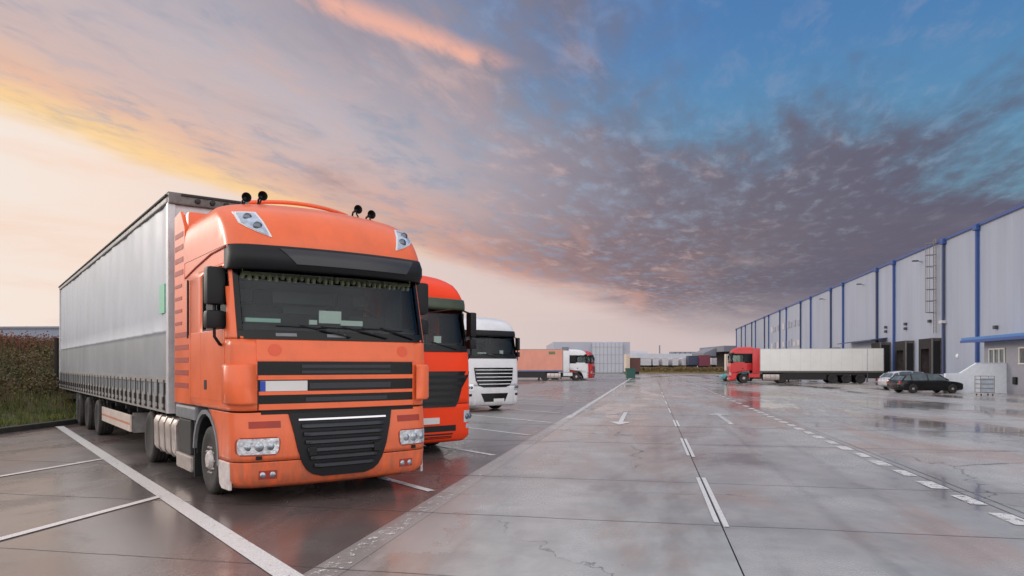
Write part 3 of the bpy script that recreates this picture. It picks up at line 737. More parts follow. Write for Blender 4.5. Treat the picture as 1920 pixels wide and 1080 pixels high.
        # dirty white lower corner behind the bumper
        mb = MB(); mb.prism([(s * 1.379, .17, .20), (s * 1.379, .17, .545), (s * 1.379, .66, .545), (s * 1.379, .60, .24), (s * 1.379, .5, .19)], (-s * .04, 0, 0)); mb.build('step_panel', M['dirtywhite'], bp, bevel=.01)
        # corner wind deflector on the front
        mb = MB(); xs = (s * 1.415, s * 1.13)
        rows = []
        pl = [(1.13, -.03), (1.28, -.02), (1.38, .06), (1.43, .20), (1.435, .34)]
        for z in (1.27, 1.30, 1.5, 1.74, 1.77): rows.append([(s * (a - (.02 if z in (1.27, 1.77) else 0)), b_ - .055, z) for a, b_ in pl])
        mb.grid(rows); mb.build('corner_deflector', OR, root, smooth=40, solid=.025)
        mirror_set(root, w, s, .46, 2.52, 3.00, 2.22, 2.45)
        # headlight
        def hrow(dd):
            zs_ = [.648 + dd, .655 + dd, .67, .70, .75, .80, .83, .845 - dd, .852 - dd]
            ins = lambda z: .045 * (1 - math.sqrt(max(0.0, 1 - (abs(z - .75) / .106) ** 4)))
            fi = lambda z: .845 + dd + ins(z) + (.75 - z) * .10; fo_ = lambda z: 1.325 - dd - ins(z)
            return zs_, fi, fo_
        zs_, fi, fo_ = hrow(-.012); mb = MB(); c.patch(mb, zs_, *((fi, fo_) if s > 0 else ((lambda z: -fo_(z)), (lambda z: -fi(z)))), .006, .03, 12); hl = mb.build('headlight', M['orangeD'], root, smooth=40)
        zs2, fi2, fo2 = hrow(.004); mb = MB(); c.patch(mb, zs2, *((fi2, fo2) if s > 0 else ((lambda z: -fo2(z)), (lambda z: -fi2(z)))), .014, .02, 16); mb.build('lens', M['hlens'], hl, smooth=40)
        for x, r_ in ((.95, .050), (1.08, .062), (1.21, .050)): mb = MB(); mb.lathe([(.0, -.014), (r_ * .5, -.010), (r_, .0), (r_, .01)], (s * x, c.fy(x, .75) - .018, .75), 16, 'Y'); mb.build('reflector', M['refl'], hl, smooth=50)
        mb = MB(); c.patch(mb, zr(.585, .63, 1), *sorted((s * 1.05, s * 1.12)), .014, .02, 2); mb.build('washer', M['dockblk'], hl)
        # recess above the headlight
        mb = MB(); c.patch(mb, zr(.975, 1.06, 1), *sorted((s * .82, s * 1.20)), .004, .01, 8); mb.build('recess', M['orangeD'], root)
        # fog lights
        mb = MB(); c.patch(mb, zr(.335, .445, 2), *sorted((s * .86, s * 1.08)), .003, .02, 6); fg = mb.build('fog_light', M['orangeD'], root, smooth=40)
        for x in (.91, 1.03): mb = MB(); mb.lathe([(.0, -.008), (.028, -.006), (.040, .0)], (s * x, c.fy(x, .39) - .005, .39), 14, 'Y'); mb.build('fog_lens', M['refl'], fg, smooth=50)
        # roof spot lamps
        def zl(z): return lerp(z, [(3.385, .875), (3.735, 1.00)])
        def zo(z): return lerp(z, [(3.385, .89), (3.44, 1.04), (3.50, 1.16), (3.56, 1.235), (3.735, 1.25)])
        for nm, d_, of, m_ in (('roof_lamp', 0.0, .012, M['white']), ('roof_lens', .028, .020, M['lensw'])):
            zz_ = [3.385 + d_ * .8] + [3.385 + (3.735 - 3.385) * k / 12 for k in range(2, 11)] + [3.735 - d_ * .8]
            fa = lambda z: s * (zl(z) + d_) ; fb = lambda z: s * max(zo(z) - d_, zl(z) + d_ + .002)
            mb = MB(); c.patch(mb, zz_, *( (fa, fb) if s > 0 else (fb, fa)), of, .04, 8)
            ob = mb.build(nm, m_, root if nm == 'roof_lamp' else rl, smooth=50)
            if nm == 'roof_lamp': rl = ob
        for x, z, r_ in ((1.12, 3.64, .055), (1.03, 3.52, .058)): mb = MB(); mb.lathe([(.0, -.014), (.7 * r_, -.012), (r_, .0), (r_, .03)], (s * x, c.fy(x, z) - .026, z), 14, 'Y'); mb.build('projector', M['bulb'], rl, smooth=50)
        # twin air horns
        for hx in (.93, .71):
            yy, zb = .98, 3.92 if hx > .8 else 3.97
            mb = MB(); mb.lathe([(.0, .05), (.028, .045), (.034, .02), (.056, -.03), (.068, -.045), (.062, -.03), (.02, .03)], (s * hx, yy, zb + .125), 16, 'Y')
            mb.tube([(s * hx, yy + .04, zb + .12), (s * hx, yy + .14, zb + .11), (s * hx, yy + .2, zb - .02)], [.026, .015, .012], 8)
            mb.tube([(s * (hx + .05), yy + .0, zb - .03), (s * hx, yy + .03, zb + .08)], .012, 5)
            mb.build('air_horn', M['black'], root, smooth=50)
    # sun visor: black band with a smoked middle
    vb = Cab(c.w, [(2.94, -.06), (3.04, -.15), (3.16, -.15), (3.27, -.08)], [(0, .20)], [(0, .20)], [(0, .40)])
    mb = MB(); vb.shell(mb, [2.955, 2.98, 3.05, 3.16, 3.25, 3.27], [.30, .40], 16)
    vs_ = mb.build('sun_visor', M['black'], root, smooth=50, solid=.03)
    mb = MB(); vb.patch(mb, zr(3.04, 3.235, 3), lambda z: -lerp(z, [(3.04, .62), (3.235, .82)]), lambda z: lerp(z, [(3.04, .98), (3.235, 1.12)]), .012, .02, 14); mb.build('visor_insert', M['visor'], vs_, smooth=50)
    # roof fairing: bulbous, lower edge drops towards the back
    mb = MB()
    vr = c.shell(mb, [3.275, 3.30, 3.36, 3.45, 3.55, 3.65, 3.75, 3.85, 3.92, 3.98, 4.03, 4.07, 4.10, 4.13, 4.15], [.45, .7, 1.0, 1.4, 1.8, 2.2, 2.55], 20)
    mb.b.faces.new(vr[-1])
    mb.build('roof_fairing', OR, root, smooth=60, doubles=True)
    mb = MB()   # high bar across the crown of the fairing
    c2 = [(x, 1.30 + .25 * x * x, 4.09 + .05 * (1 - (x / .75) ** 2)) for x in [-.75 + .1 * k for k in range(16)]]
    mb.tube(c2, .030, 8); mb.build('roof_bar', OR, root, smooth=50)
    for s in (-1, 1):   # side cheeks of the roof, below the fairing
        mb = MB(); mb.prism([(s * 1.372, .26, 3.27), (s * 1.372, .30, 3.06), (s * 1.372, 1.42, 3.03), (s * 1.372, 2.44, 3.0), (s * 1.372, 2.44, 3.27)], (-s * .04, 0, 0)); mb.build('roof_cheek', OR, root)
        mb = MB(); mb.tube([(s * 1.378, .32, 3.25), (s * 1.378, 1.0, 3.235), (s * 1.378, 1.8, 3.14), (s * 1.378, 2.4, 3.05)], .014, 6); mb.build('roof_seam', M['orangeD'], root)
    mb = MB(); mb.box(-1.335, 1.335, 2.42, 2.80, 2.95, 4.06, .05); mb.build('roof_collar', OR, root, smooth=40)
    # upper grille
    mb = MB(); c.patch(mb, zr(1.195, 1.805, 4), -1.09, 1.09, .004, .02, 18); ug = mb.build('grille', M['blackgl'], root, smooth=50)
    for nm, z0, z1, x0, x1, of, m_ in (('grille_bar', 1.575, 1.632, -1.09, 1.09, .03, OR), ('grille_bar', 1.385, 1.428, -1.08, 1.08, .03, OR), ('grille_bar', 1.20, 1.272, -1.08, 1.08, .03, OR),
                                       ('grille_slat', 1.655, 1.69, -.55, .72, .016, M['slat']), ('grille_slat', 1.725, 1.765, -.55, .72, .016, M['slat']), ('grille_slat', 1.295, 1.345, -.50, .66, .016, M['slat']), ('grille_slat', 1.46, 1.53, -.45, .72, .012, M['slat'])):
        mb = MB(); c.patch(mb, zr(z0, z1, 1), x0, x1, of, .03, 18); mb.build(nm, m_, ug, smooth=50)
    mb = MB(); c.patch(mb, zr(1.815, 2.075, 3), -1.10, 1.12, .012, .02, 18); bn = mb.build('bonnet_flap', OR, root, smooth=50)
    for x in (-.88, .92):
        zc_ = [1.95 + .075 * math.cos(math.pi * (1 - k / 10)) for k in range(11)]; hw_ = lambda z: .085 * math.sqrt(max(.001, 1 - ((z - 1.95) / .0752) ** 2)); mb = MB(); c.patch(mb, zc_, lambda z: x - hw_(z), lambda z: x + hw_(z), .0165, .004, 6); mb.build('paint_patch', M['fade'], bn, smooth=40)
    mb = MB(); c.patch(mb, zr(1.432, 1.562, 1), -1.06, -.48, .020, .015, 4); pt = mb.build('number_plate', M['plate'], root)
    mb = MB(); c.patch(mb, zr(1.434, 1.560, 1), -1.065, -1.0, .023, .01, 1); mb.build('plate_band', M['bluepl'], pt)
    mb = MB(); c.patch(mb, zr(1.14, 1.192, 1), -1.05, 1.1, .001, .02, 14); mb.build('grille_gap', M['dockblk'], root)
    # lower grille, tapering bowl
    zl_ = [.325, .36, .42, .52, .7, .95, 1.15]
    fl = lambda z: -lerp(z, [(.325, .30), (.36, .42), (.42, .50), (.52, .56), (.70, .62), (1.15, .72)])
    fr_ = lambda z: lerp(z, [(.325, .30), (.36, .42), (.42, .50), (.52, .56), (.70, .62), (1.15, .72)])
    mb = MB(); c.patch(mb, zl_, fl, fr_, .030, .05, 14); lg = mb.build('lower_grille', M['black'], root, smooth=50)
    for i in range(6):
        z = .44 + i * .102; a = fr_(z) - .10
        mb = MB(); y0 = c.fy(0, z) - .03
        rows = []
        for (dz_, dy_) in ((0, -.012), (.012, -.034), (.05, -.030), (.066, .0)):
            rows.append([(x, c.fy(x, z + dz_) - .03 + dy_, z + dz_) for x in [-a + 2 * a * k / 12 for k in range(13)]])
        mb.grid(rows); mb.build('grille_slat', M['slat'], lg, smooth=50, solid=.008)
    mb = MB(); c.patch(mb, zr(1.055, 1.078, 1), -.61, .61, .052, .03, 12); mb.build('chrome_strip', M['chrome'], lg)
    for x in (-.44, .46):
        mb = MB(); mb.box(x - .05, x + .05, c.fy(x, .66) - .075, c.fy(x, .66) - .02, .60, .72, .015); mb.build('tow_eye', M['dockblk'], lg)
    chassis(root, (1.28, 5.35), 6.2, w, .465)
    return root, c

# ---------------------------------------------------------------- the plainer cabs behind
def plain_tractor(label, loc, rz, paint, style, group=None, far=False):
    w = 1.275
    root = tag(empty('tractor_unit', loc, rz), label, 'lorry cab', group)
    c = Cab(w=[(.22, 1.20), (.32, 1.275), (3.05, 1.275), (3.3, 1.25), (3.45, 1.20), (3.58, 1.10), (3.66, .98), (3.7, .85)],
            f=[(.22, -.03), (.32, -.10), (.9, -.12), (1.9, -.08), (2.05, -.04), (2.95, .16), (3.0, .12), (3.12, .12), (3.3, .20), (3.45, .32), (3.58, .55), (3.66, .85), (3.7, 1.2)],
            r=[(.22, .22), (2.0, .18), (3.0, .18), (3.2, .22), (3.7, .3)],
            bow=[(.22, .12), (3.0, .12), (3.7, .2)],
            L=[(.22, .55), (.54, .6), (.85, .74), (1.05, .88), (1.15, 1.1), (1.151, 2.2), (3.0, 2.2), (3.7, 2.3)])
    mb = MB(); c.shell(mb, [.22, .26, .32, .45, .6, .75, .9, .98], [.3, .45, .6, .8, .95], 14); bp = mb.build('bumper', paint, root, smooth=50, solid=.03)
    mb = MB(); c.shell(mb, [.99, 1.1, 1.15, 1.3, 1.6, 1.8, 2.0, 2.03], [.28, .45, 1.2, 1.6, 2.2], 14); mb.build('cab_body', paint, root, smooth=50, solid=.03)
    def skip(p):
        if p.y < .42 and abs(p.x) < 1.17 and 2.05 < p.z < 2.94: return True
        return abs(p.x) > 1.2 and .30 < p.y < 1.3 and 2.15 < p.z < 2.85
    mb = MB(); c.shell(mb, [2.035, 2.15, 2.4, 2.85, 2.95, 3.0], [.30, .36, .86, 1.30, 1.60, 2.2], 14, skip); mb.build('window_surround', M['black'] if style == 'actros' else paint, root, smooth=30, solid=.03)
    mb = MB(); c.patch(mb, zr(2.04, 2.96, 5), -1.19, 1.19, .006, .006, 16); ws = mb.build('windscreen', M['glass'], root, smooth=True)
    mb = MB()
    c.patch(mb, zr(2.035, 2.16, 1), -1.20, 1.20, .010, .012, 16)
    for s in (-1, 1): c.patch(mb, zr(2.161, 2.96, 4), *sorted((s * 1.20, s * 1.12)), .010, .012, 3)
    mb.build('windscreen_seal', M['blackgl'], ws, smooth=50)
    for a, b_ in ((-.5, .1), (.3, .9)):
        mb = MB(); mb.tube([(b_, c.fy(b_, 2.1) - .035, 2.08), (a, c.fy(a, 2.22) - .03, 2.22)], .012, 5); mb.build('wiper', M['black'], ws)
    d = interior(root, c, 2.12, 2.98, 2.1)
    mb = MB(); mb.box(.55, .72, .34, .36, 2.22, 2.36); mb.build('dash_paper', M['paper'], d)
    mb = MB(); mb.box(-.5, -.1, .34, .36, 2.22, 2.27); mb.build('dash_paper', M['paper'], d)
    # visor band and roof
    mb = MB(); vb = Cab([(0, 1.275)], [(2.86, .06), (2.98, .03), (3.12, .08), (3.2, .12)], [(0, .22)], [(0, .16)], [(0, .45)])
    vb.shell(mb, [2.90, 2.94, 3.02, 3.09, 3.11], [.33, .45], 14); mb.build('sun_visor', M['olive'] if style == 'redold' else M['black'], root, smooth=50, solid=.025)
    mb = MB(); vr = c.shell(mb, [3.005, 3.06, 3.14, 3.24, 3.34, 3.44, 3.53, 3.6, 3.66, 3.7], [.45, .8, 1.3, 1.8, 2.3], 16); mb.b.faces.new(vr[-1]); mb.build('roof_fairing', paint, root, smooth=60)
    for s in (-1, 1):
        mb = MB(); mb.box(*sorted((s * 1.255, s * 1.262)), .32, 1.30, 2.15, 2.85); mb.build('side_window', M['glass'], root)
        mb = MB(); mb.box(*sorted((s * 1.272, s * 1.281)), .38, 1.45, 1.25, 2.13, .003); dr = mb.build('door', paint, root)
        mb = MB(); mb.box(*sorted((s * 1.279, s * 1.288)), 1.2, 1.35, 1.42, 1.50, .003); mb.build('door_handle', M['black'], dr)
        mb = MB(); mb.box(*sorted((s * 1.27, s * 1.235)), 2.22, 2.95, 1.0, 3.55, .03); mb.build('side_deflector', paint, root, smooth=40)
        mb = MB(); mb.box(*sorted((s * 1.27, s * 1.1)), 1.86, 2.95, .55, .95, .04); mb.build('side_skirt', paint if style != 'redold' else M['grey'], root)
        mirror_set(root, w - (.04 if style == 'redold' else .09), s, .16, 2.36, 2.86, 2.10, 2.30, .075 if style == 'redold' else .055)
        if style == 'redold': z0, z1, x0, x1 = .60, .84, 1.02, 1.26
        else: z0, z1, x0, x1 = .80, 1.06, .96, 1.26
        mb = MB(); c.patch(mb, zr(z0, z1, 2), *sorted((s * x0, s * x1)), .012, .05, 8); hl = mb.build('headlight', M['lens'], root, smooth=40)
        mb = MB()
        for x in (x0 + .08, x0 + .18): mb.lathe([(.0, -.012), (.05, -.008), (.06, .0)], (s * x, c.fy(x, (z0 + z1) / 2) - .014, (z0 + z1) / 2), 12, 'Y')
        mb.build('reflector', M['bulb'], hl, smooth=50)
        fz = .48 if style == 'redold' else .60
        mb = MB(); c.patch(mb, zr(fz, fz + .09, 1), *sorted((s * (x0 + .06), s * 1.22)), .010, .03, 5); mb.build('fog_light', M['lens'] if style == 'redold' else M['blackgl'], root, smooth=40)
    if style == 'redold':
        zs = [.93, .97, 1.05, 1.3, 1.55, 1.64]
        fa = lambda z: -lerp(z, [(.93, .80), (1.05, .88), (1.3, .97), (1.64, 1.25)]); fb = lambda z: -fa(z)
        mb = MB(); c.patch(mb, zs, fa, fb, .020, .05, 14); g_ = mb.build('grille', M['blackgl'], root, smooth=50)
        for i in range(5):
            z = .98 + i * .13; a = fb(z) - .06
            mb = MB(); c.patch(mb, zr(z, z + .055, 1), -a, a, .035, .03, 12); mb.build('grille_slat', M['black'], g_, smooth=50)
        mb = MB(); c.patch(mb, zr(.44, .56, 1), -.82, .82, .006, .03, 12); mb.build('air_slot', M['dockblk'], root)
        mb = MB(); c.patch(mb, zr(.30, .345, 1), -.72, .72, .006, .03, 12); c.patch(mb, zr(.37, .40, 1), -.74, .74, .006, .03, 12); mb.build('air_slot', M['dockblk'], root)
        px0 = -.06
    else:
        mb = MB(); c.patch(mb, [.93, 1.0, 1.2, 1.5, 1.68], lambda z: -lerp(z, [(.93, .52), (1.0, .74), (1.2, .86), (1.68, .92)]), lambda z: lerp(z, [(.93, .52), (1.0, .74), (1.2, .86), (1.68, .92)]), .016, .05, 12); g_ = mb.build('grille', M['blackgl'], root, smooth=50)
        for i in range(5):
            z = 1.04 + i * .135; a = lerp(z, [(.93, .52), (1.0, .74), (1.2, .86), (1.68, .92)]) - .03
            mb = MB(); c.patch(mb, zr(z, z + .030, 1), -a, a, .045, .04, 12); mb.build('grille_slat', paint, g_, smooth=50)
        mb = MB(); c.patch(mb, [.38, .44, .62, .70], lambda z: -lerp(z, [(.38, .48), (.7, .64)]), lambda z: lerp(z, [(.38, .48), (.7, .64)]), .012, .04, 12); mb.build('air_slot', M['blackgl'], root)
        px0 = -.02
    zp = .60 if style == 'redold' else .37
    mb = MB(); c.patch(mb, zr(zp, zp + .125, 1), px0 - .05, px0 + .46, .022, .015, 3); pt = mb.build('number_plate', M['plate'], root)
    chassis(root, (1.40, 5.05), 5.9, w, .48, tank=True)
    return root, c

# ---------------------------------------------------------------- trailers
def trailer(label, loc, rz, ln, z0, z1, w, style, axles, name='semi_trailer', rad=.465, group=None, straps=0):
    root = tag(empty(name, loc, rz), label, 'trailer', group)
    side = M['curtain'] if style == 'curtain' else (M['pink'] if style == 'pink' else M['box'])
    if style == 'curtain':
        for s in (-1, 1):
            zs = [z0 + .28, 1.50, 1.7, 2.0, 2.25, 2.31, 2.32, 2.34, 2.6, 3.0, 3.5, 4.0, z1 - .16]
            n = 150
            rows = []
            for z in zs:
                row = []
                for k in range(n + 1):
                    y = .10 + (ln - .12) * k / n
                    amp = .012 * (1 - abs(z - 2.9) / 2.2)
                    dx_ = amp * math.sin(y * 7.1 + .4 * math.sin(y * 1.7)) + .02 * mnoise.noise(Vector((y * .6, z * .5, s)))
                    dx_ += .012 * mnoise.noise(Vector((y * 2.4, z * .9, 5)))
                    if z == 2.32: dx_ += .005
                    row.append((s * (w - .02 + dx_), y, z))
                rows.append(row)
            mb = MB(); vr = mb.grid(rows)
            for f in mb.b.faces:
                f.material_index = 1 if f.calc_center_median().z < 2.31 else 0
            cu = mb.build('curtain', [M['curtain'], M['curtaindim']], root, smooth=True, recalc=False)
            mb = MB(); mb.box(*sorted((s * (w + .004), s * (w - .03))), .12, ln - .03, 1.47, 1.56); mb.build('curtain_hem', M['raillite'], cu)
            if s < 0:
                mb = MB(); mb.box(-w - .012, -w + .005, .22, .62, 2.62, 3.10); mb.build('green_sticker', M['green'], cu)
            # buckle straps
            if straps:
                for k in range(straps):
                    y = .28 + (ln - .5) * k / (straps - 1)
                    if k == 0:
                        mb = MB(); mb.box(*sorted((s * (w + .014), s * (w + .002))), -.036, .036, 1.02, 1.52)
                        mb.box(*sorted((s * (w + .034), s * (w + .003))), -.045, .045, 1.13, 1.24, .008); mb.box(*sorted((s * (w + .03), s * (w + .0))), -.05, .05, 1.03, 1.07, .006)
                        st = mb.build('strap', M['strap'], root); st.location.y = y; first = st
                    else:
                        st = first.copy(); COL.objects.link(st); st.parent = root; st.location.y = y
        # frame
        mb = MB()
        for s in (-1, 1):
            mb.box(*sorted((s * (w + .02), s * (w - .10))), .0, ln, z1 - .17, z1 - .02, .02)
            mb.box(*sorted((s * (w + .0), s * (w - .12))), .0, ln, z0, z0 + .30)
        rl_ = mb.build('side_rail', M['raillite'], root)
        mb = MB(); mb.box(-w - .01, w + .01, -.04, ln + .02, z1 - .019, z1, .008); mb.build('roof', M['rail'], root)
        mb = MB()
        for s in (-1, 1): mb.tube([(s * (w + .03), .0, z1 - .06), (s * (w + .03), ln, z1 - .06)], .022, 6)
        mb.build('roof_edge_tube', M['chassis'], root)
        for s in (-1, 1):
            for y0, y1 in ((-.06, .08), (ln - .08, ln + .03)):
                mb = MB(); mb.box(*sorted((s * (w + .015), s * (w - .10))), y0, y1, z0, z1 - .18, .01); mb.build('corner_post', M['post'], root)
        mb = MB(); mb.box(-w + .10, w - .10, -.02, .02, z0, z1 - .2); mb.build('front_wall', M['post'], root)
        mb = MB(); mb.box(-w - .01, w + .01, -.10, .03, z1 - .20, z1 - .021, .02)
        tb = mb.build('front_header', M['rail'], root)
        mb = MB()
        mb.box(-1.2, -.2, -.13, -.101, z1 - .06, z1 - .03); mb.build('header_trim', M['chassis'], tb)
        for x in (-.95, -.72, -.5, .4, .7): mb = MB(); mb.lathe([(.0, -.06), (.04, -.05), (.045, .0)], (x, -.101, z1 - .12), 8, 'Y'); mb.build('header_fitting', M['chassis'], tb)
        mb = MB(); mb.box(-w + .1, w - .1, ln - .04, ln, z0, z1 - .2); mb.build('rear_door', M['raillite'], root)
    else:
        mb = MB(); mb.box(-w, w, 0, ln, z0 + .16, z1, .02); bd = mb.build('box_body', side, root)
        mb = MB()
        mb.box(-w - .012, w + .012, -.012, ln + .012, z0, z0 + .158); mb.build('bottom_rail', M['bluerail'] if style == 'pink' else M['rail'], root)
        mb = MB()
        for s in (-1, 1):
            for y0 in ((0, ln - .08) if style != 'box' else (0, ln - 1.55, ln - .08)): mb.box(*sorted((s * (w + .012), s * w)), y0, y0 + .08, z0 + .16, z1 - .003)
            if style == 'box':
                for k in range(1, 12): mb.box(*sorted((s * (w + .003), s * w)), k * ln / 12, k * ln / 12 + .012, z0 + .16, z1 - .06)
            mb.box(*sorted((s * (w + .012), s * w)), .081, ln - .081, z1 - .05, z1 - .004)
        mb.build('panel_trim', M['post'] if style == 'box' else M['raillite'], bd)
        if style == 'pink':
            for s in (-1, 1): mb = MB(); mb.box(*sorted((s * (w + .008), s * w)), .95, 1.7, z1 - .62, z1 - .28); mb.build('green_logo', mat('green_logo', (112, 122, 80), .6), bd)
        if style == 'box':
            mb = MB(); mb.box(-.8, .8, -.55, -.01, z1 - 1.35, z1 - .15, .06); mb.build('cooling_unit', M['grey'], root)
            mb = MB(); mb.box(-w + .05, w - .05, ln - .0, ln + .03, z0 + .2, z1 - .05); mb.build('rear_door', M['box'], root)
    # running gear
    mb = MB()
    for sx in (-.5, .5): mb.box(sx - .07, sx + .07, .5, ln - .2, z0 - .22, z0 - .002)
    for k in range(int(ln / 1.3)): mb.box(-w + .12, w - .12, .7 + k * 1.3, .78 + k * 1.3, z0 - .14, z0 - .003)
    for y in axles: mb.box(-.9, .9, y - .08, y + .08, .36, .55); mb.box(-.62, -.38, y - .2, y + .2, .5, z0 - .1); mb.box(.38, .62, y - .2, y + .2, .5, z0 - .1)
    mb.box(-w + .1, w - .1, ln - .14, ln - .04, .48, .60)
    mb.build('chassis', M['chassis'], root)
    for s in (-1, 1):
        for y in axles: wheel(root, s * (w - .20), y, rad, .34, 'drive', out=s)
        mb = MB(); mb.box(*sorted((s * .86, s * .98)), 2.75, 2.88, .12, z0 - .1); mb.box(*sorted((s * .78, s * 1.06)), 2.66, 2.96, .06, .12); mb.build('landing_leg', M['chassis'], root)
        if style == 'curtain':
            mb = MB(); mb.box(*sorted((s * (w - .03), s * (w - .07))), 3.55, axles[0] - .85, .42, .76, .01); sg = mb.build('side_guard_or_shade', M['beige'], root)
            mb = MB(); mb.box(*sorted((s * (w - .026), s * (w - .029))), 3.6, axles[0] - .9, .555, .60); mb.build('guard_stripe', M['stripe'], sg)
            mb = MB(); mb.box(*sorted((s * (w - .08), s * (w - .5))), 3.55, 3.60, .40, .80); mb.build('guard_end', M['raillite'], sg)
        else:
            mb = MB()
            if style in ('box', 'pink'):  # added dark panels standing in for the shade under the trailer
                mb.box(*sorted((s * (w - .05), s * (w - .09))), 2.2, axles[0] - .62, .36, z0 - .01); mb.box(*sorted((s * (w - .05), s * (w - .09))), axles[-1] + .66, ln - .1, .5, z0 - .01); mb.box(*sorted((s * (w - .06), s * (w - .09))), axles[0] - .6, axles[-1] + .65, .82, z0 - .01)
                mb.build('side_guard_or_shade', M['chassis'], root)
            else:
                for z in (.5, .8): mb.box(*sorted((s * (w - .03), s * (w - .06))), 3.2, axles[0] - .7, z, z + .10)
                mb.build('side_guard_or_shade', M['grey'], root)
        mb = MB(); mb.box(*sorted((s * (w - .04), s * (w - .40))), axles[-1] + .62, axles[-1] + .65, .14, z0 - .05); mb.build('mud_flap', M['grey'], root)
    return root

# near lorry: origin is the middle of its front, on the ground
O1 = Vector((-3.402, 8.783)) + VV * 1.375
orange_tractor((O1.x, O1.y, 0), TA)
T1 = O1 + RR * 3.56
trailer('long grey curtain sided trailer coupled behind the big orange cab', (T1.x, T1.y, 0), TA, 17.0, .98, 4.56, 1.375, 'curtain', (8.25, 10.15, 11.95), straps=34, rad=.45)
# red lorry beside it
O2 = Vector((-.79, 14.9)) - VV * 1.30
plain_tractor('bright vermilion cab with black grille, half hidden by the orange lorry', (O2.x, O2.y, 0), TA, M['redor'], 'redold')
T2 = O2 + RR * 3.3
trailer('grey box trailer behind the bright vermilion cab', (T2.x, T2.y, 0), TA, 13.4, 1.1, 3.55, 1.26, 'plainbox', (8.3, 9.6, 10.9))
# white lorry
O3 = Vector((.32, 28.5)) - VV * 1.30
plain_tractor('white cab with black louvred grille standing beyond the vermilion one', (O3.x, O3.y, 0), TA, M['white'], 'actros')
T3 = O3 + RR * 3.3
trailer('pale box trailer behind the white louvred cab', (T3.x, T3.y, 0), TA, 13.4, 1.1, 3.55, 1.26, 'plainbox', (8.3, 9.6, 10.9))

# white cab with salmon trailer, side on, far centre-left
Y4 = 86.0
x4 = (1101 - 960) / FPX * Y4
plain_tractor('small far white cab seen side on, pulling the salmon trailer', (x4, Y4, 0), R_(90), M['white'], 'actros')
trailer('salmon pink trailer with blue bottom rail, far centre', (x4 - 2.95, Y4, 0), R_(90), 13.4, 1.05, 3.72, 1.26, 'pink', (8.3, 9.6, 10.9))
x5 = (1107 - 960) / FPX * 92.0
plain_tractor('far red cab nosing out just beyond the small white cab', (x5 + .4, 92.0, 0), R_(75), M['red'], 'actros')

# red cab with white refrigerated trailer backed up to the warehouse
rz6 = math.atan2(-LX, -LY)
Y6 = 74.0
f6 = Vector(((1366 - 960) / FPX * 75.2, 75.2))
plain_tractor('far red cab with dark side window in front of the white box trailer', (f6.x, f6.y, 0), rz6, M['red'], 'actros')
RD = Vector((LX, -LY)); T6 = f6 + RD * 2.95
trailer('long white box trailer backed up to the grey warehouse', (T6.x, T6.y, 0), rz6, 11.7, 1.08, 3.50, 1.26, 'box', (7.0, 8.3, 9.6))
# cream lorry with teal nose behind it
f7 = Vector(((1360 - 960) / FPX * 92.0, 92.0))
T7 = f7
mbt = trailer('cream box trailer standing behind the far red cab', (T7.x, T7.y, 0), rz6, 9.0, 1.0, 3.25, 1.26, 'plainbox', (6.2, 7.5))
for ch in mbt.children:
    if ch.name.startswith('box_body'): ch.data.materials[0] = M['cream']

# ================================================================ warehouse on the right
def wall_mat():
    m = bpy.data.materials.new('warehouse_panel'); m.use_nodes = True
    t = m.node_tree; b = t.nodes['Principled BSDF']
    g = t.nodes.new('ShaderNodeTexCoord'); s = t.nodes.new('ShaderNodeSeparateXYZ'); t.links.new(g.outputs['Object'], s.inputs[0])
    X, Y, Z = (NX(t, s.outputs[i]) for i in range(3))
    n = noise(t, comb(t, X, Y * .5, Z * .12), 0.8, 5.0)
    st = noise(t, comb(t, X, Y * 5.0, Z * .10), 1.0, 5.0)
    seam = ((X + Y) / 1.15).frac(); sm_ = (seam - 0.5).abs().sm(0.485, 0.497)
    pn = ((X + Y) / 1.15)._m('FLOOR'); wn = t.nodes.new('ShaderNodeTexWhiteNoise'); wn.noise_dimensions = '1D'; t.links.new(pn.k, wn.inputs['W'])
    col = cmix(t, n.sm(.3, .7), lin((154, 163, 180)), lin((165, 174, 190)))
    col = cmix(t, NX(t, wn.outputs['Value']) * 0.30, col, lin((156, 163, 176)))
    col = cmix(t, st.sm(.5, .8) * .25, col, lin((150, 150, 160)))
    col = cmix(t, sm_ * .45, col, lin((118, 120, 136)))
    t.links.new(col, b.inputs['Base Color']); b.inputs['Roughness'].default_value = .45
    wv = ((X + Y) * 8.0)._m('SINE') * .5 - sm_
    bu = t.nodes.new('ShaderNodeBump'); bu.inputs['Strength'].default_value = .35; bu.inputs['Distance'].default_value = .02
    t.links.new(wv.k, bu.inputs['Height']); t.links.new(bu.outputs[0], b.inputs['Normal'])
    return m
WD = 24.5
wh = tag(empty('warehouse', PQ(WD, 100), -LANE), 'long grey panelled warehouse with blue downpipes and roof edge on the right', 'building')
def wb_(q_): return q_ - 100.0
mb = MB(); mb.box(0, 40, wb_(24), wb_(217.6), .55, 12.35); mb.build('wall', wall_mat(), wh)
mb = MB(); mb.box(.03, 39.9, wb_(24.1), wb_(217.5), -.1, .548); mb.build('plinth', M['greywall'], wh)
mb = MB(); mb.box(-.14, .3, wb_(24), wb_(217.8), 12.36, 12.56); mb.build('roof_edge', M['blue'], wh)
mb = MB(); mb.box(-.05, 39.8, wb_(24.2), wb_(217.4), 12.30, 12.355); mb.build('roof', M['farroof'], wh)
pos = [53.0, 60.47, 66.83, 79.58, 85.2, 99.42, 105.84, 118.6, 126.27, 139.1, 145.8, 159.1, 164.9, 178.7, 185.1, 197.2, 205.7, 217.4]
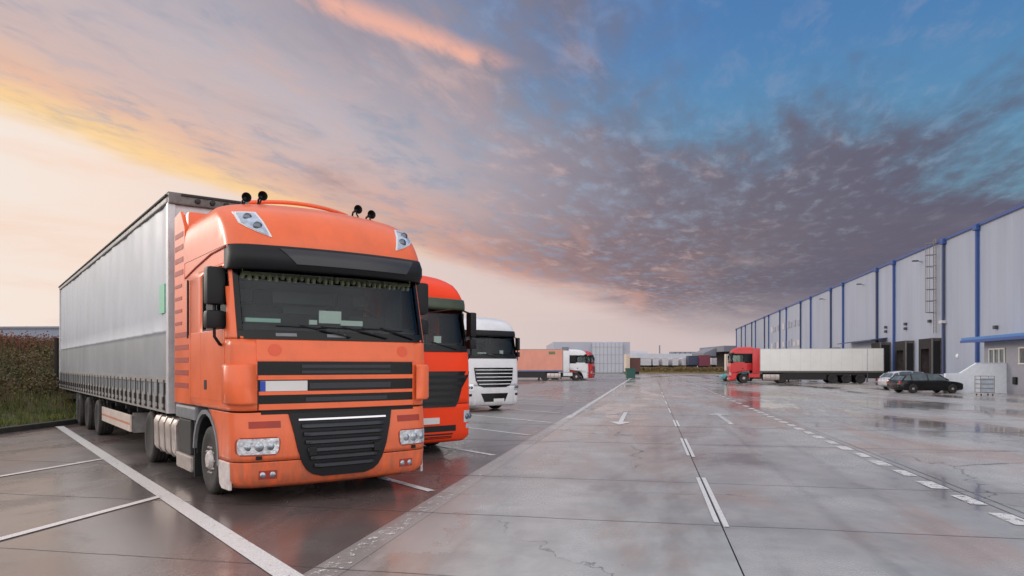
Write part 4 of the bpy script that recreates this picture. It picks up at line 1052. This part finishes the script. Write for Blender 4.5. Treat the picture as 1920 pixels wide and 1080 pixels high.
for i, qq in enumerate(pos):
    if i == 0: continue
    mb = MB()
    if i % 2 == 1 or i > 3 and i % 2 == 0:
        ww = .13 if i < 4 else .15
        mb.box(-.22, -.01, wb_(qq) - ww, wb_(qq) + ww, .1, 12.3)
    else:
        mb.tube([(-.16, wb_(qq), .15), (-.16, wb_(qq), 12.3)], .12, 10)
    p_ = mb.build('downpipe', M['blue'] if i % 2 else M['bluedk'], wh)
    mb = MB(); mb.box(-.34, -.0, wb_(qq) - .28, wb_(qq) + .28, 12.05, 12.54, .04); mb.build('hopper', M['blue'], p_)
    if i == 2:
        mb = MB(); mb.box(-.40, -.005, wb_(qq) - .32, wb_(qq) + .32, 5.35, 5.6); mb.build('pipe_bracket', M['post'], p_)
# caged ladder
mb = MB(); ql = wb_(68.4)
for s_ in (-.25, .25): mb.tube([(-.25, ql + s_, 4.6), (-.25, ql + s_, 12.8)], .035, 6)
for k in range(27): mb.tube([(-.25, ql - .25, 4.8 + k * .3), (-.25, ql + .25, 4.8 + k * .3)], .016, 5)
lad = mb.build('ladder', M['ladder'], wh)
mb = MB()
for k in range(7):
    z = 6.4 + k * 1.0; mb.tube([(-.25, ql - .3, z)] + [(-.25 - .75 * math.sin(math.pi * j / 8), ql - .38 * math.cos(math.pi * j / 8), z) for j in range(9)], .03, 5)
for j in (2, 4, 6): mb.tube([(-.25 - .75 * math.sin(math.pi * j / 8), ql - .38 * math.cos(math.pi * j / 8), 6.4) , (-.25 - .75 * math.sin(math.pi * j / 8), ql - .38 * math.cos(math.pi * j / 8), 12.4)], .022, 5)
mb.build('ladder_cage', M['ladder'], lad)
# dock shelters: projecting black-lipped frames
def dock(q0, q1, zt=4.15, proj=.75):
    mb = MB(); a, b_ = wb_(q0), wb_(q1)
    mb.box(-proj, -.005, a, a + .35, 1.0, zt); mb.box(-proj, -.005, b_ - .35, b_, 1.0, zt); mb.box(-proj, -.005, a + .351, b_ - .351, zt - .45, zt)
    d_ = mb.build('dock_shelter', M['dockbrn'], wh)
    mb = MB(); mb.box(-proj - .03, -proj - .002, a + .02, a + .62, 1.0, zt - .03); mb.box(-proj - .03, -proj - .002, b_ - .62, b_ - .02, 1.0, zt - .03); mb.box(-proj - .03, -proj - .002, a + .621, b_ - .621, zt - .9, zt - .03)
    mb.build('dock_curtain', M['dockblk'], d_)
    mb = MB(); mb.box(-proj + .10, -.12, a - .02, a - .002, 1.0, zt - .25); mb.build('dock_side_pad', M['dockblk'], d_)
    mb = MB(); mb.box(-proj - .06, -proj + .06, a - .05, a - .021, .9, zt + .02); mb.build('dock_corner_post', M['ladder'], d_)
    mb = MB(); mb.box(-.06, -.008, a + .36, b_ - .36, 1.0, zt - .46); mb.build('dock_door', M['dockblk'], d_)
    mb = MB(); mb.box(-.5, -.01, a + .3, b_ - .3, .35, .98); mb.build('dock_leveller', M['dockblk'], d_)
dock(67.6, 70.7); dock(74.1, 77.2); dock(80.9, 84.0, 4.2, 1.0)
for k in range(8): dock(101 + k * 13.4, 104.5 + k * 13.4)
# lamps, cameras, vents on the wall
for qq, z in ((72.2, 11.3), (90.5, 11.2), (109.5, 11.2)):
    mb = MB(); mb.tube([(-.02, wb_(qq), z), (-.35, wb_(qq), z + .12)], .03, 6); mb.box(-.8, -.3, wb_(qq) - .15, wb_(qq) + .15, z + .06, z + .18, .03); mb.build('wall_lamp', M['lampbox'], wh)
for qq, z in ((76.2, 5.7), (76.2, 5.25), (82.2, 5.7), (82.2, 5.25), (57.5, 4.4), (70.0, 5.6)):
    mb = MB(); mb.box(-.25, -.01, wb_(qq) - .17, wb_(qq) + .17, z, z + .26, .03); mb.build('wall_fitting', M['lampbox'], wh)
mb = MB(); mb.lathe([(.0, -.12), (.12, -.1), (.2, .0)], (-.02, wb_(64.3), 2.55), 12, 'X'); mb.build('round_lamp', M['whitewall'], wh)
random.seed(3)
for qq in (128, 131.5, 135, 137.5, 142, 148, 152, 155):
    for z in (8.6, 5.2):
        hh = random.uniform(.7, 1.3)
        mb = MB(); mb.box(-.12, -.01, wb_(qq) - .9, wb_(qq) + .9, z, z + hh); mb.build('wall_vent', M['fardark'] if random.random() < .55 else M['post'], wh)
mb = MB(); mb.prism([(-1.6, wb_(82), 4.42), (-1.6, wb_(82), 4.52), (-.01, wb_(82), 4.75), (-.01, wb_(82), 4.6)], (0, 14, 0)); mb.build('dock_canopy', M['bluedk'], wh)

# annex with blue canopy and windows
AX = 22.5
an = tag(empty('office_annex', PQ(AX, 40), -LANE), 'low grey office annex under a flat blue canopy on the right edge', 'building')
def ab(q_): return q_ - 40.0
mb = MB(); mb.box(0, WD - AX - .005, ab(27), ab(54.7), -.1, 3.37); mb.build('wall', M['greywall'], an)
mb = MB(); mb.box(-1.1, WD - AX - .01, ab(25), ab(55.6), 3.38, 3.70, .03); cn = mb.build('canopy', M['bluecan'], an)
mb = MB(); mb.box(-1.17, -1.101, ab(24.9), ab(55.6), 3.34, 3.52); mb.build('gutter', M['blue'], cn)
for q0, q1, z0_, z1_ in ((51.65, 53.9, 1.93, 2.92), (47.5, 49.85, 1.93, 2.92), (43.0, 45.3, 1.93, 2.92)):
    mb = MB(); mb.box(-.02, .0, ab(q0), ab(q1), z0_, z1_); wn_ = mb.build('window', M['windk'], an)
    mb = MB()
    for k in range(4):
        y = ab(q0) + (q1 - q0 - .1) * k / 3; mb.box(-.07, -.021, y, y + .12, z0_, z1_)
    mb.box(-.065, -.0215, ab(q0), ab(q1), z1_ - .09, z1_ + .0); mb.box(-.09, -.0215, ab(q0) - .05, ab(q1) + .05, z0_ - .09, z0_ - .001); mb.build('window_frame', M['winfr'], wn_)
mb = MB(); mb.box(-.14, -.002, ab(50.1), ab(50.5), .58, 1.05, .03); mb.build('meter_box', M['dockblk'], an)
# white loading ramp wall, square to the annex
rw = tag(empty('ramp_wall', PQ(AX, 51.5), -LANE), 'white rendered ramp wall with a stepped top beside the annex', 'wall')
mb = MB(); mb.prism([(-.01, 0, -.1), (-.01, 0, 1.92), (-1.78, 0, 1.92), (-2.73, 0, 1.28), (-3.6, 0, 1.26), (-3.6, 0, -.1)], (0, .25, 0)); mb.build('wall', M['whitewall'], rw)
mb = MB(); mb.box(-1.80, .0, -.03, .28, 1.922, 1.96); mb.build('coping', M['whitebox'], rw)
mb = MB(); mb.box(-3.59, -.02, .26, 12, -.1, 1.1); mb.build('ramp_deck', M['greywall'], rw)
# wheeled cage by the ramp wall
cx_, cy_ = G(1846, 742)
cg = tag(empty('roll_container', (cx_, cy_, 0), -LANE + .1), 'grey metal roll container on castors in front of the white ramp wall', 'trolley')
mb = MB()
for x in (-.38, .38):
    for y in (-.3, .3): mb.tube([(x, y, .16), (x, y, 1.15)], .018, 6)
for z in (.2, .45, .7, .95, 1.15):
    mb.tube([(-.38, -.3, z), (.38, -.3, z), (.38, .3, z), (-.38, .3, z), (-.38, -.3, z)], .014, 5)
mb.build('cage', M['ladder'], cg)
mb = MB(); mb.box(-.36, .36, -.28, .28, .18, 1.05, .01); mb.build('load', mat('grey_box', (178, 186, 196), .6), cg)
for x in (-.32, .32):
    for y in (-.24, .24): mb = MB(); mb.lathe([(.0, -.02), (.06, -.02), (.06, .02), (.0, .02)], (x, y, .062), 10); mb.build('castor', M['rust'], cg)

# ================================================================ cars
def car(label, loc, rz, paint, ln=4.25, hgt=1.36):
    """front towards local -Y"""
    root = tag(empty('parked_car', loc, rz), label, 'car', 'cars parked at the warehouse')
    k = hgt / 1.42; hw = .86
    st = [(0.00, .42, .60, .62), (.06, .26, .72, .76), (.35, .22, .80, .83), (.75, .20, .86, hw), (1.25, .20, .92, hw), (2.4, .20, .95, hw), (3.5, .20, .97, hw), (3.95, .24, .96, .83), (4.18, .32, .86, .76), (4.25, .42, .70, .66)]
    st = [(y * ln / 4.25, a * k, b_ * k, c_) for y, a, b_, c_ in st]
    mb = MB(); rows = []
    for y, zb, zt_, w_ in st:
        rows.append([(-w_ * .90, y, zb), (-w_, y, zb + .10), (-w_, y, (zb + zt_) / 2), (-w_ * .97, y, zt_ - .06), (-w_ * .88, y, zt_), (0, y, zt_ + .03), (w_ * .88, y, zt_), (w_ * .97, y, zt_ - .06), (w_, y, (zb + zt_) / 2), (w_, y, zb + .10), (w_ * .90, y, zb), (-w_ * .90, y, zb)])
    vr = mb.grid(rows); mb.b.faces.new(vr[0][:-1]); mb.b.faces.new(vr[-1][:-1][::-1]); body = mb.build('body', paint, root, smooth=45)
    s_ = ln / 4.25
    gl_ = [(.98, .93, .93, .74), (1.55, .95, 1.34, .60), (2.2, .96, 1.41, .60), (3.1, .97, 1.40, .60), (3.75, .97, 1.24, .62), (4.02, .93, .94, .70)]
    mb = MB(); rows = []
    for y, zb, zt_, wt in gl_: rows.append([(-.78, y * s_, zb * k - .02), (-wt, y * s_, zt_ * k), (0, y * s_, zt_ * k + .015), (wt, y * s_, zt_ * k), (.78, y * s_, zb * k - .02)])
    mb.grid(rows); mb.build('windows', M['windk'], root, smooth=30)
    mb = MB(); rows = []
    for y, zb, zt_, wt in gl_[1:5]: rows.append([(-wt - .015, y * s_, zt_ * k - .03), (-wt * .93, y * s_, zt_ * k + .018), (0, y * s_, zt_ * k + .035), (wt * .93, y * s_, zt_ * k + .018), (wt + .015, y * s_, zt_ * k - .03)])
    mb.grid(rows); mb.build('roof', paint, root, smooth=60, solid=.01)
    for s in (-1, 1):
        for y, zt_ in ((1.0, 0), (2.35, 1), (3.4, 1), (4.0, 1)):
            mb = MB()
            if y == 4.0: mb.tube([(s * .75, 4.02 * s_, .95 * k), (s * .63, 3.74 * s_, 1.24 * k)], .04, 5)
            elif y == 1.0: mb.tube([(s * .77, 1.0 * s_, .94 * k), (s * .61, 1.56 * s_, 1.35 * k)], .025, 5)
            else: mb.tube([(s * .785, y * s_, .95 * k), (s * .61, y * s_, 1.38 * k)], .03, 5)
            mb.build('pillar', paint, root)
    for s in (-1, 1):
        for y in (.82, 3.38): 
            mb = MB(); mb.lathe([(.34 * k, -.01), (.34 * k, .01)], (s * (hw - .004), y * s_, .30), 20); mb.build('wheel_arch', M['dockblk'], root)
            wheel(root, s * (hw - .05), y * s_, .29, .20, 'steer', 20, out=s, detail=False, rimm=M['hub'])
        mb = MB(); mb.box(*sorted((s * .58, s * .80)), 4.10 * s_, 4.21 * s_, .66 * k, .86 * k, .03); mb.build('tail_light', M['taillight'], root)
        mb = MB(); mb.box(*sorted((s * .45, s * .74)), .02 * s_, .12 * s_, .56 * k, .69 * k, .03); mb.build('headlight', M['lens'], root)
        mb = MB(); mb.box(*sorted((s * .86, s * .99)), 1.15 * s_, 1.27 * s_, .92 * k, 1.04 * k, .03); mb.build('mirror', paint, root)
        mb = MB(); mb.box(*sorted((s * (hw + .001), s * (hw + .012))), 1.2 * s_, 3.6 * s_, .50 * k, .54 * k); mb.build('side_moulding', M['black'], root)
    return root
car('small teal car peeping out behind the far red cab', ((1350 - 960) / FPX * 84.0, 84.0, 0), R_(-96), M['teal'], 3.9, 1.35)
c1 = G(1799, 737.0); car('near black hatchback parked in front of the dock doors', (c1[0], c1[1] + .3, 0), R_(91), M['cardark'], 4.2, 1.26)
car('silver hatchback parked behind the black car', ((1652 - 960) / FPX * 53 + 4.1, 53.0, 0), R_(93), M['carsilver'], 4.1, 1.36)

# ================================================================ left: kerb, bank, fence post
mb = MB(); mb.box(-13.45, -13.2, 2, 62, -.02, .14, .02); tag(mb.build('kerb', M['kerb']), kind='structure')
def bank_h(x, y):
    t = max(0, min(1, (-13.5 - x) / 8.5)); t = t * t * (3 - 2 * t)
    return .10 + 2.55 * t + .12 * mnoise.noise(Vector((x * .5, y * .5, 0))) * (1 if t > .05 else 0)
mb = MB(); mb.grid([[(-13.45 - i * .5, 2 + j * 1.0, bank_h(-13.45 - i * .5, 2 + j)) for i in range(46)] for j in range(62)])
tag(mb.build('bank', mat('bank_soil', (84, 78, 52), .95, var=.35, scale=1.2, bump=.5, bscale=8), smooth=True), kind='structure')
def veg_mat(name, stops):
    m = bpy.data.materials.new(name); m.use_nodes = True; t = m.node_tree; b = t.nodes['Principled BSDF']
    g = t.nodes.new('ShaderNodeNewGeometry'); n = noise(t, g.outputs['Position'], .9, 4.0, .6)
    rnd = NX(t, g.outputs['Random Per Island'])
    t.links.new(ramp(t, n.sm(.3, .7) * .6 + rnd * .4, stops), b.inputs['Base Color']); b.inputs['Roughness'].default_value = .8
    return m
def blades(mb, x, y, z, n, h, sp, wd):
    for _ in range(n):
        a = random.uniform(0, 6.283); r0 = random.uniform(0, sp); hh = h * random.uniform(.5, 1.15)
        bx, by = x + r0 * math.cos(a), y + r0 * math.sin(a); t = random.uniform(0, 6.283); lean = random.uniform(0, .5) * hh
        ux, uy = math.cos(t) * wd, math.sin(t) * wd; lx, ly = math.cos(a) * lean, math.sin(a) * lean
        mb.poly([(bx - ux, by - uy, z), (bx + ux, by + uy, z), (bx + ux * .4 + lx, by + uy * .4 + ly, z + hh), (bx - ux * .4 + lx, by - uy * .4 + ly, z + hh)])
random.seed(11)
mg, mw, ms_ = MB(), MB(), MB()
for _ in range(9000):
    y = random.uniform(16, 40); x = -13.5 - random.random() ** 1.2 * 9.5
    if x > -.60 * y - 1.5: pass
    h = bank_h(x, y); t = (-13.5 - x) / 9.5
    if random.random() > t * 1.6 - .15: blades(mg, x, y, h - .02, 3, .20, .12, .012)
    else: blades(mw, x, y, h - .02, 3, random.uniform(.25, .55), .16, .012)
for _ in range(520):
    y = random.uniform(18, 46); x = -13.9 - random.uniform(2.0, 9.5); h = bank_h(x, y)
    R0 = random.uniform(.25, .5)
    for _k in range(80):
        p = Vector((random.gauss(0, .5), random.gauss(0, .5), abs(random.gauss(0, .45)))) * R0 * 1.3
        c_ = Vector((x, y, h)) + p; u = Vector((random.uniform(-1, 1), random.uniform(-1, 1), random.uniform(-1, 1))).normalized() * .034; v = u.orthogonal().normalized() * .024
        (mw if x > -20.0 else ms_).poly([tuple(c_ - u - v), tuple(c_ + u - v), tuple(c_ + u + v), tuple(c_ - u + v)])
gcol = veg_mat('bank_grass', [(0, lin((62, 74, 34))), (.5, lin((96, 108, 48))), (1, lin((128, 122, 66)))])
wcol = veg_mat('bank_weeds', [(0, lin((60, 52, 36))), (.35, lin((90, 84, 48))), (.7, lin((98, 78, 54))), (1, lin((116, 100, 70)))])
scol = veg_mat('bank_brambles', [(0, lin((84, 44, 36))), (.5, lin((118, 60, 46))), (1, lin((134, 82, 58)))])
tag(mg.build('grass', gcol, doubles=False, recalc=False), 'green grass at the foot of the bank behind the kerb', 'grass', kind='stuff')
tag(mw.build('weeds', wcol, doubles=False, recalc=False), 'brown and olive weeds covering the bank', 'weeds', kind='stuff')
tag(ms_.build('brambles', scol, doubles=False, recalc=False), 'reddish brown brambles along the top of the bank', 'brambles', kind='stuff')
mb = MB(); hb_ = bank_h(-16.45, 26); mb.tube([(-16.45, 26, hb_ - .6), (-16.45, 26, 2.72)], .07, 8); mb.lathe([(.08, 0), (.085, .03), (.0, .06)], (-16.45, 26, 2.72), 8, 'Z')
tag(mb.build('fence_post', M['postdk']), 'dark fence post on the bank at the back of the grey trailer', 'post')
# long low blue-grey shed beyond the bank
sh = tag(empty('distant_shed', (-150, 170, 0), R_(-4)), 'long low blue grey shed on the horizon beyond the bank', 'building')
mb = MB(); mb.box(-90, 78, 0, 40, -1, 10.4); mb.build('wall', M['hillshed'], sh)
mb = MB(); mb.box(-90.3, 78.3, -.4, 40.3, 10.41, 10.9); mb.build('roof', M['farroof'], sh)

# ================================================================ far background, centre
def X_(px_, Y): return (px_ - 960) / FPX * Y
def Z_(py_, Y): return CH + (HZ - py_) / FPX * Y
Y8 = 185.0
fb_ = tag(empty('distant_warehouse', (X_(1110, Y8), Y8, 0)), 'haze-paled grey warehouse with panel grid behind the salmon trailer', 'building')
x0_, x1_ = X_(1038, Y8) - fb_.location.x, X_(1182, Y8) - fb_.location.x; xm, xn = 0.0, X_(1168, Y8) - fb_.location.x
mb = MB(); mb.box(x0_, x1_, .6, 40, 0, Z_(641, Y8)); mb.build('wall', M['farwall'], fb_)
mb = MB(); mb.box(xm, xn, 0, .59, 0, Z_(643, Y8)); fa_ = mb.build('facade', M['farlight'], fb_)  # lit front of the building painted as a paler facade
mb = MB()
for k in range(9): xx = xm + (xn - xm) * k / 8; mb.box(xx - .05, xx + .05, -.06, -.01, 0, Z_(643, Y8))
for z in (2.4, 4.6, 6.6): mb.box(xm, xn, -.055, -.01, z - .05, z + .05)
mb.build('panel_joint', M['fardark'], fa_)
mb = MB(); mb.box(x0_ + 2.2, x0_ + 3.9, .45, .59, 5.9, 6.6); mb.build('vent', M['farroof'], fb_)
# containers and trailers in the distance
def farbox(px0, px1, py0, py1, Y, m, label, name='container', cat='container', group=None, dp=3.0):
    a, b_ = X_(px0, Y), X_(px1, Y); zt_, zb = Z_(py0, Y), max(0.05, Z_(py1, Y))
    root = tag(empty(name, ((a + b_) / 2, Y, 0)), label, cat, group); h = (b_ - a) / 2
    mb = MB(); mb.box(-h, h, 0, dp, zb, zt_, .04); bd = mb.build('box_body', m, root)
    mb = MB()
    for k in range(5): xx = -h + .08 + (2 * h - .16) * k / 4; mb.box(xx - .05, xx + .05, -.05, -.002, zb + .1, zt_ - .1)
    mb.box(-h, h, -.06, -.002, zt_ - .099, zt_); mb.box(-h, h, -.06, -.002, zb, zb + .099); mb.build('rib', m, bd)
    if zb > .2:
        mb = MB(); mb.box(-h * .8, h * .8, .3, dp - .3, 0, zb - .005); mb.build('underframe', M['chassis'], root)
    return root
Yb = 205.0
gp = 'white trailers parked in the distance'
for a, b_, lb in ((1198, 1221, 'distant white trailer next to the brown container'), (1224, 1235, 'second distant white trailer from the left'), (1242, 1253, 'third distant white trailer from the left'), (1261, 1272, 'fourth distant white trailer from the left'), (1279, 1291, 'distant white trailer next to the navy container')):
    farbox(a, b_, 671, 685, Yb, M['whitebox'], lb, 'parked_trailer', 'trailer', gp, 8)
farbox(1334, 1344, 671, 684, Yb, M['whitebox'], 'distant white trailer right of the crimson container', 'parked_trailer', 'trailer', gp, 8)
farbox(1291, 1309, 667, 684, Yb - 3, M['navy'], 'distant navy blue container beside the crimson one')
farbox(1311, 1332, 666, 686, Yb - 4, M['crim'], 'distant crimson container beside the navy one')
farbox(1179, 1201, 671, 697, 150, M['rust'], 'brown container behind the green bin')
farbox(1174, 1181, 664, 697, 148, M['cream'], 'narrow cream container left of the brown one')
# green skip by the end of the bay line
Yg = 95.0
gb = tag(empty('waste_bin', (X_(1182, Yg), Yg, 0)), 'dark green waste bin standing alone at the far end of the yard', 'bin')
mb = MB(); mb.prism([(-.55, -.5, .12), (.55, -.5, .12), (.62, -.5, 1.35), (-.62, -.5, 1.35)], (0, 1.0, 0)); mb.build('body', M['binG'], gb, bevel=.03)
mb = MB(); mb.box(-.65, .65, -.55, .55, 1.355, 1.45, .03); mb.build('lid', M['binG'], gb)
for x in (-.45, .45): mb = MB(); mb.lathe([(.0, -.03), (.1, -.03), (.1, .03), (.0, .03)], (x, -.38, .1), 10); mb.build('castor', M['tyre'], gb)
# factory hall, haze put into its wall colour, with a row of roof vents, flat canopy building
Yh = 300.0
hl_ = tag(empty('factory_hall', (X_(1270, Yh), Yh, 0)), 'haze-paled distant factory hall with a row of small dark roof vents', 'building')
mb = MB(); mb.box(X_(1196, Yh) - hl_.location.x, X_(1352, Yh) - hl_.location.x, 0, 30, 0, Z_(663, Yh)); mb.build('wall', M['farlight'], hl_)
for k in range(8): 
    mb = MB(); xx = X_(1262 + k * 9.5, Yh) - hl_.location.x; mb.box(xx - .8, xx + .8, 1, 4, Z_(663, Yh), Z_(659.5, Yh)); mb.build('roof_vent', M['farroof'], hl_)
mb = MB(); mb.box(X_(1178, Yh) - hl_.location.x, X_(1240, Yh) - hl_.location.x, 31, 50, 0, Z_(655, Yh)); mb.build('tall_bay', M['farlight'], hl_)
mb = MB(); xx = X_(1246, Yh) - hl_.location.x; mb.tube([(xx, 10, 5), (xx, 10, Z_(646, Yh))], .3, 6); mb.build('chimney', M['farroof'], hl_)
Yk = 225.0
ck = tag(empty('canopy_building', (X_(1360, Yk), Yk, 0)), 'distant building with a thick flat grey roof beside the warehouse end', 'building')
mb = MB(); mb.box(X_(1343, Yk) - ck.location.x, X_(1384, Yk) - ck.location.x, -8, 20, Z_(660, Yk), Z_(649.5, Yk)); mb.build('roof', M['farroof'], ck)
mb = MB(); mb.box(X_(1346, Yk) - ck.location.x, X_(1384, Yk) - ck.location.x, 2, 18, 0, Z_(660, Yk) - .01); mb.build('wall', M['dockbrn'], ck)
mb = MB(); mb.prism([(X_(1320, Yk) - ck.location.x, 0, Z_(662, Yk)), (X_(1343, Yk) - ck.location.x - .02, 0, Z_(652, Yk)), (X_(1343, Yk) - ck.location.x - .02, 0, Z_(668, Yk)), (X_(1320, Yk) - ck.location.x, 0, Z_(668, Yk))], (0, 15, 0)); mb.build('side_wing', M['farroof'], ck)
# brown hedge strip closing the yard
random.seed(5)
mh = MB(); Yv = 172.0
for _ in range(9000):
    x = random.uniform(X_(1190, Yv), X_(1400, Yv)); y = Yv + random.uniform(0, 6); z = random.uniform(0, 1.35) + .35 * mnoise.noise(Vector((x * .4, 0, 0)))
    s_ = random.uniform(.08, .2); a = random.uniform(0, 3.14)
    mh.poly([(x - s_ * math.cos(a), y - s_ * math.sin(a), z - s_), (x + s_ * math.cos(a), y + s_ * math.sin(a), z - s_), (x + s_ * math.cos(a), y + s_ * math.sin(a), z + s_), (x - s_ * math.cos(a), y - s_ * math.sin(a), z + s_)])
hcol = veg_mat('verge_grass', [(0, lin((96, 84, 52))), (.5, lin((122, 104, 66))), (1, lin((140, 116, 82)))])
tag(mh.build('hedge', hcol, doubles=False, recalc=False), 'low brown hedge and rough grass along the far end of the yard', 'hedge', kind='stuff')
mb = MB(); mb.prism([(X_(1190, Yv), Yv - .5, -.02), (X_(1190, Yv), Yv + 1.5, 1.0), (X_(1190, Yv), Yv + 14, 1.1), (X_(1190, Yv), Yv + 15, -.02)], (32, 0, 0))
tag(mb.build('verge', hcol), kind='structure')
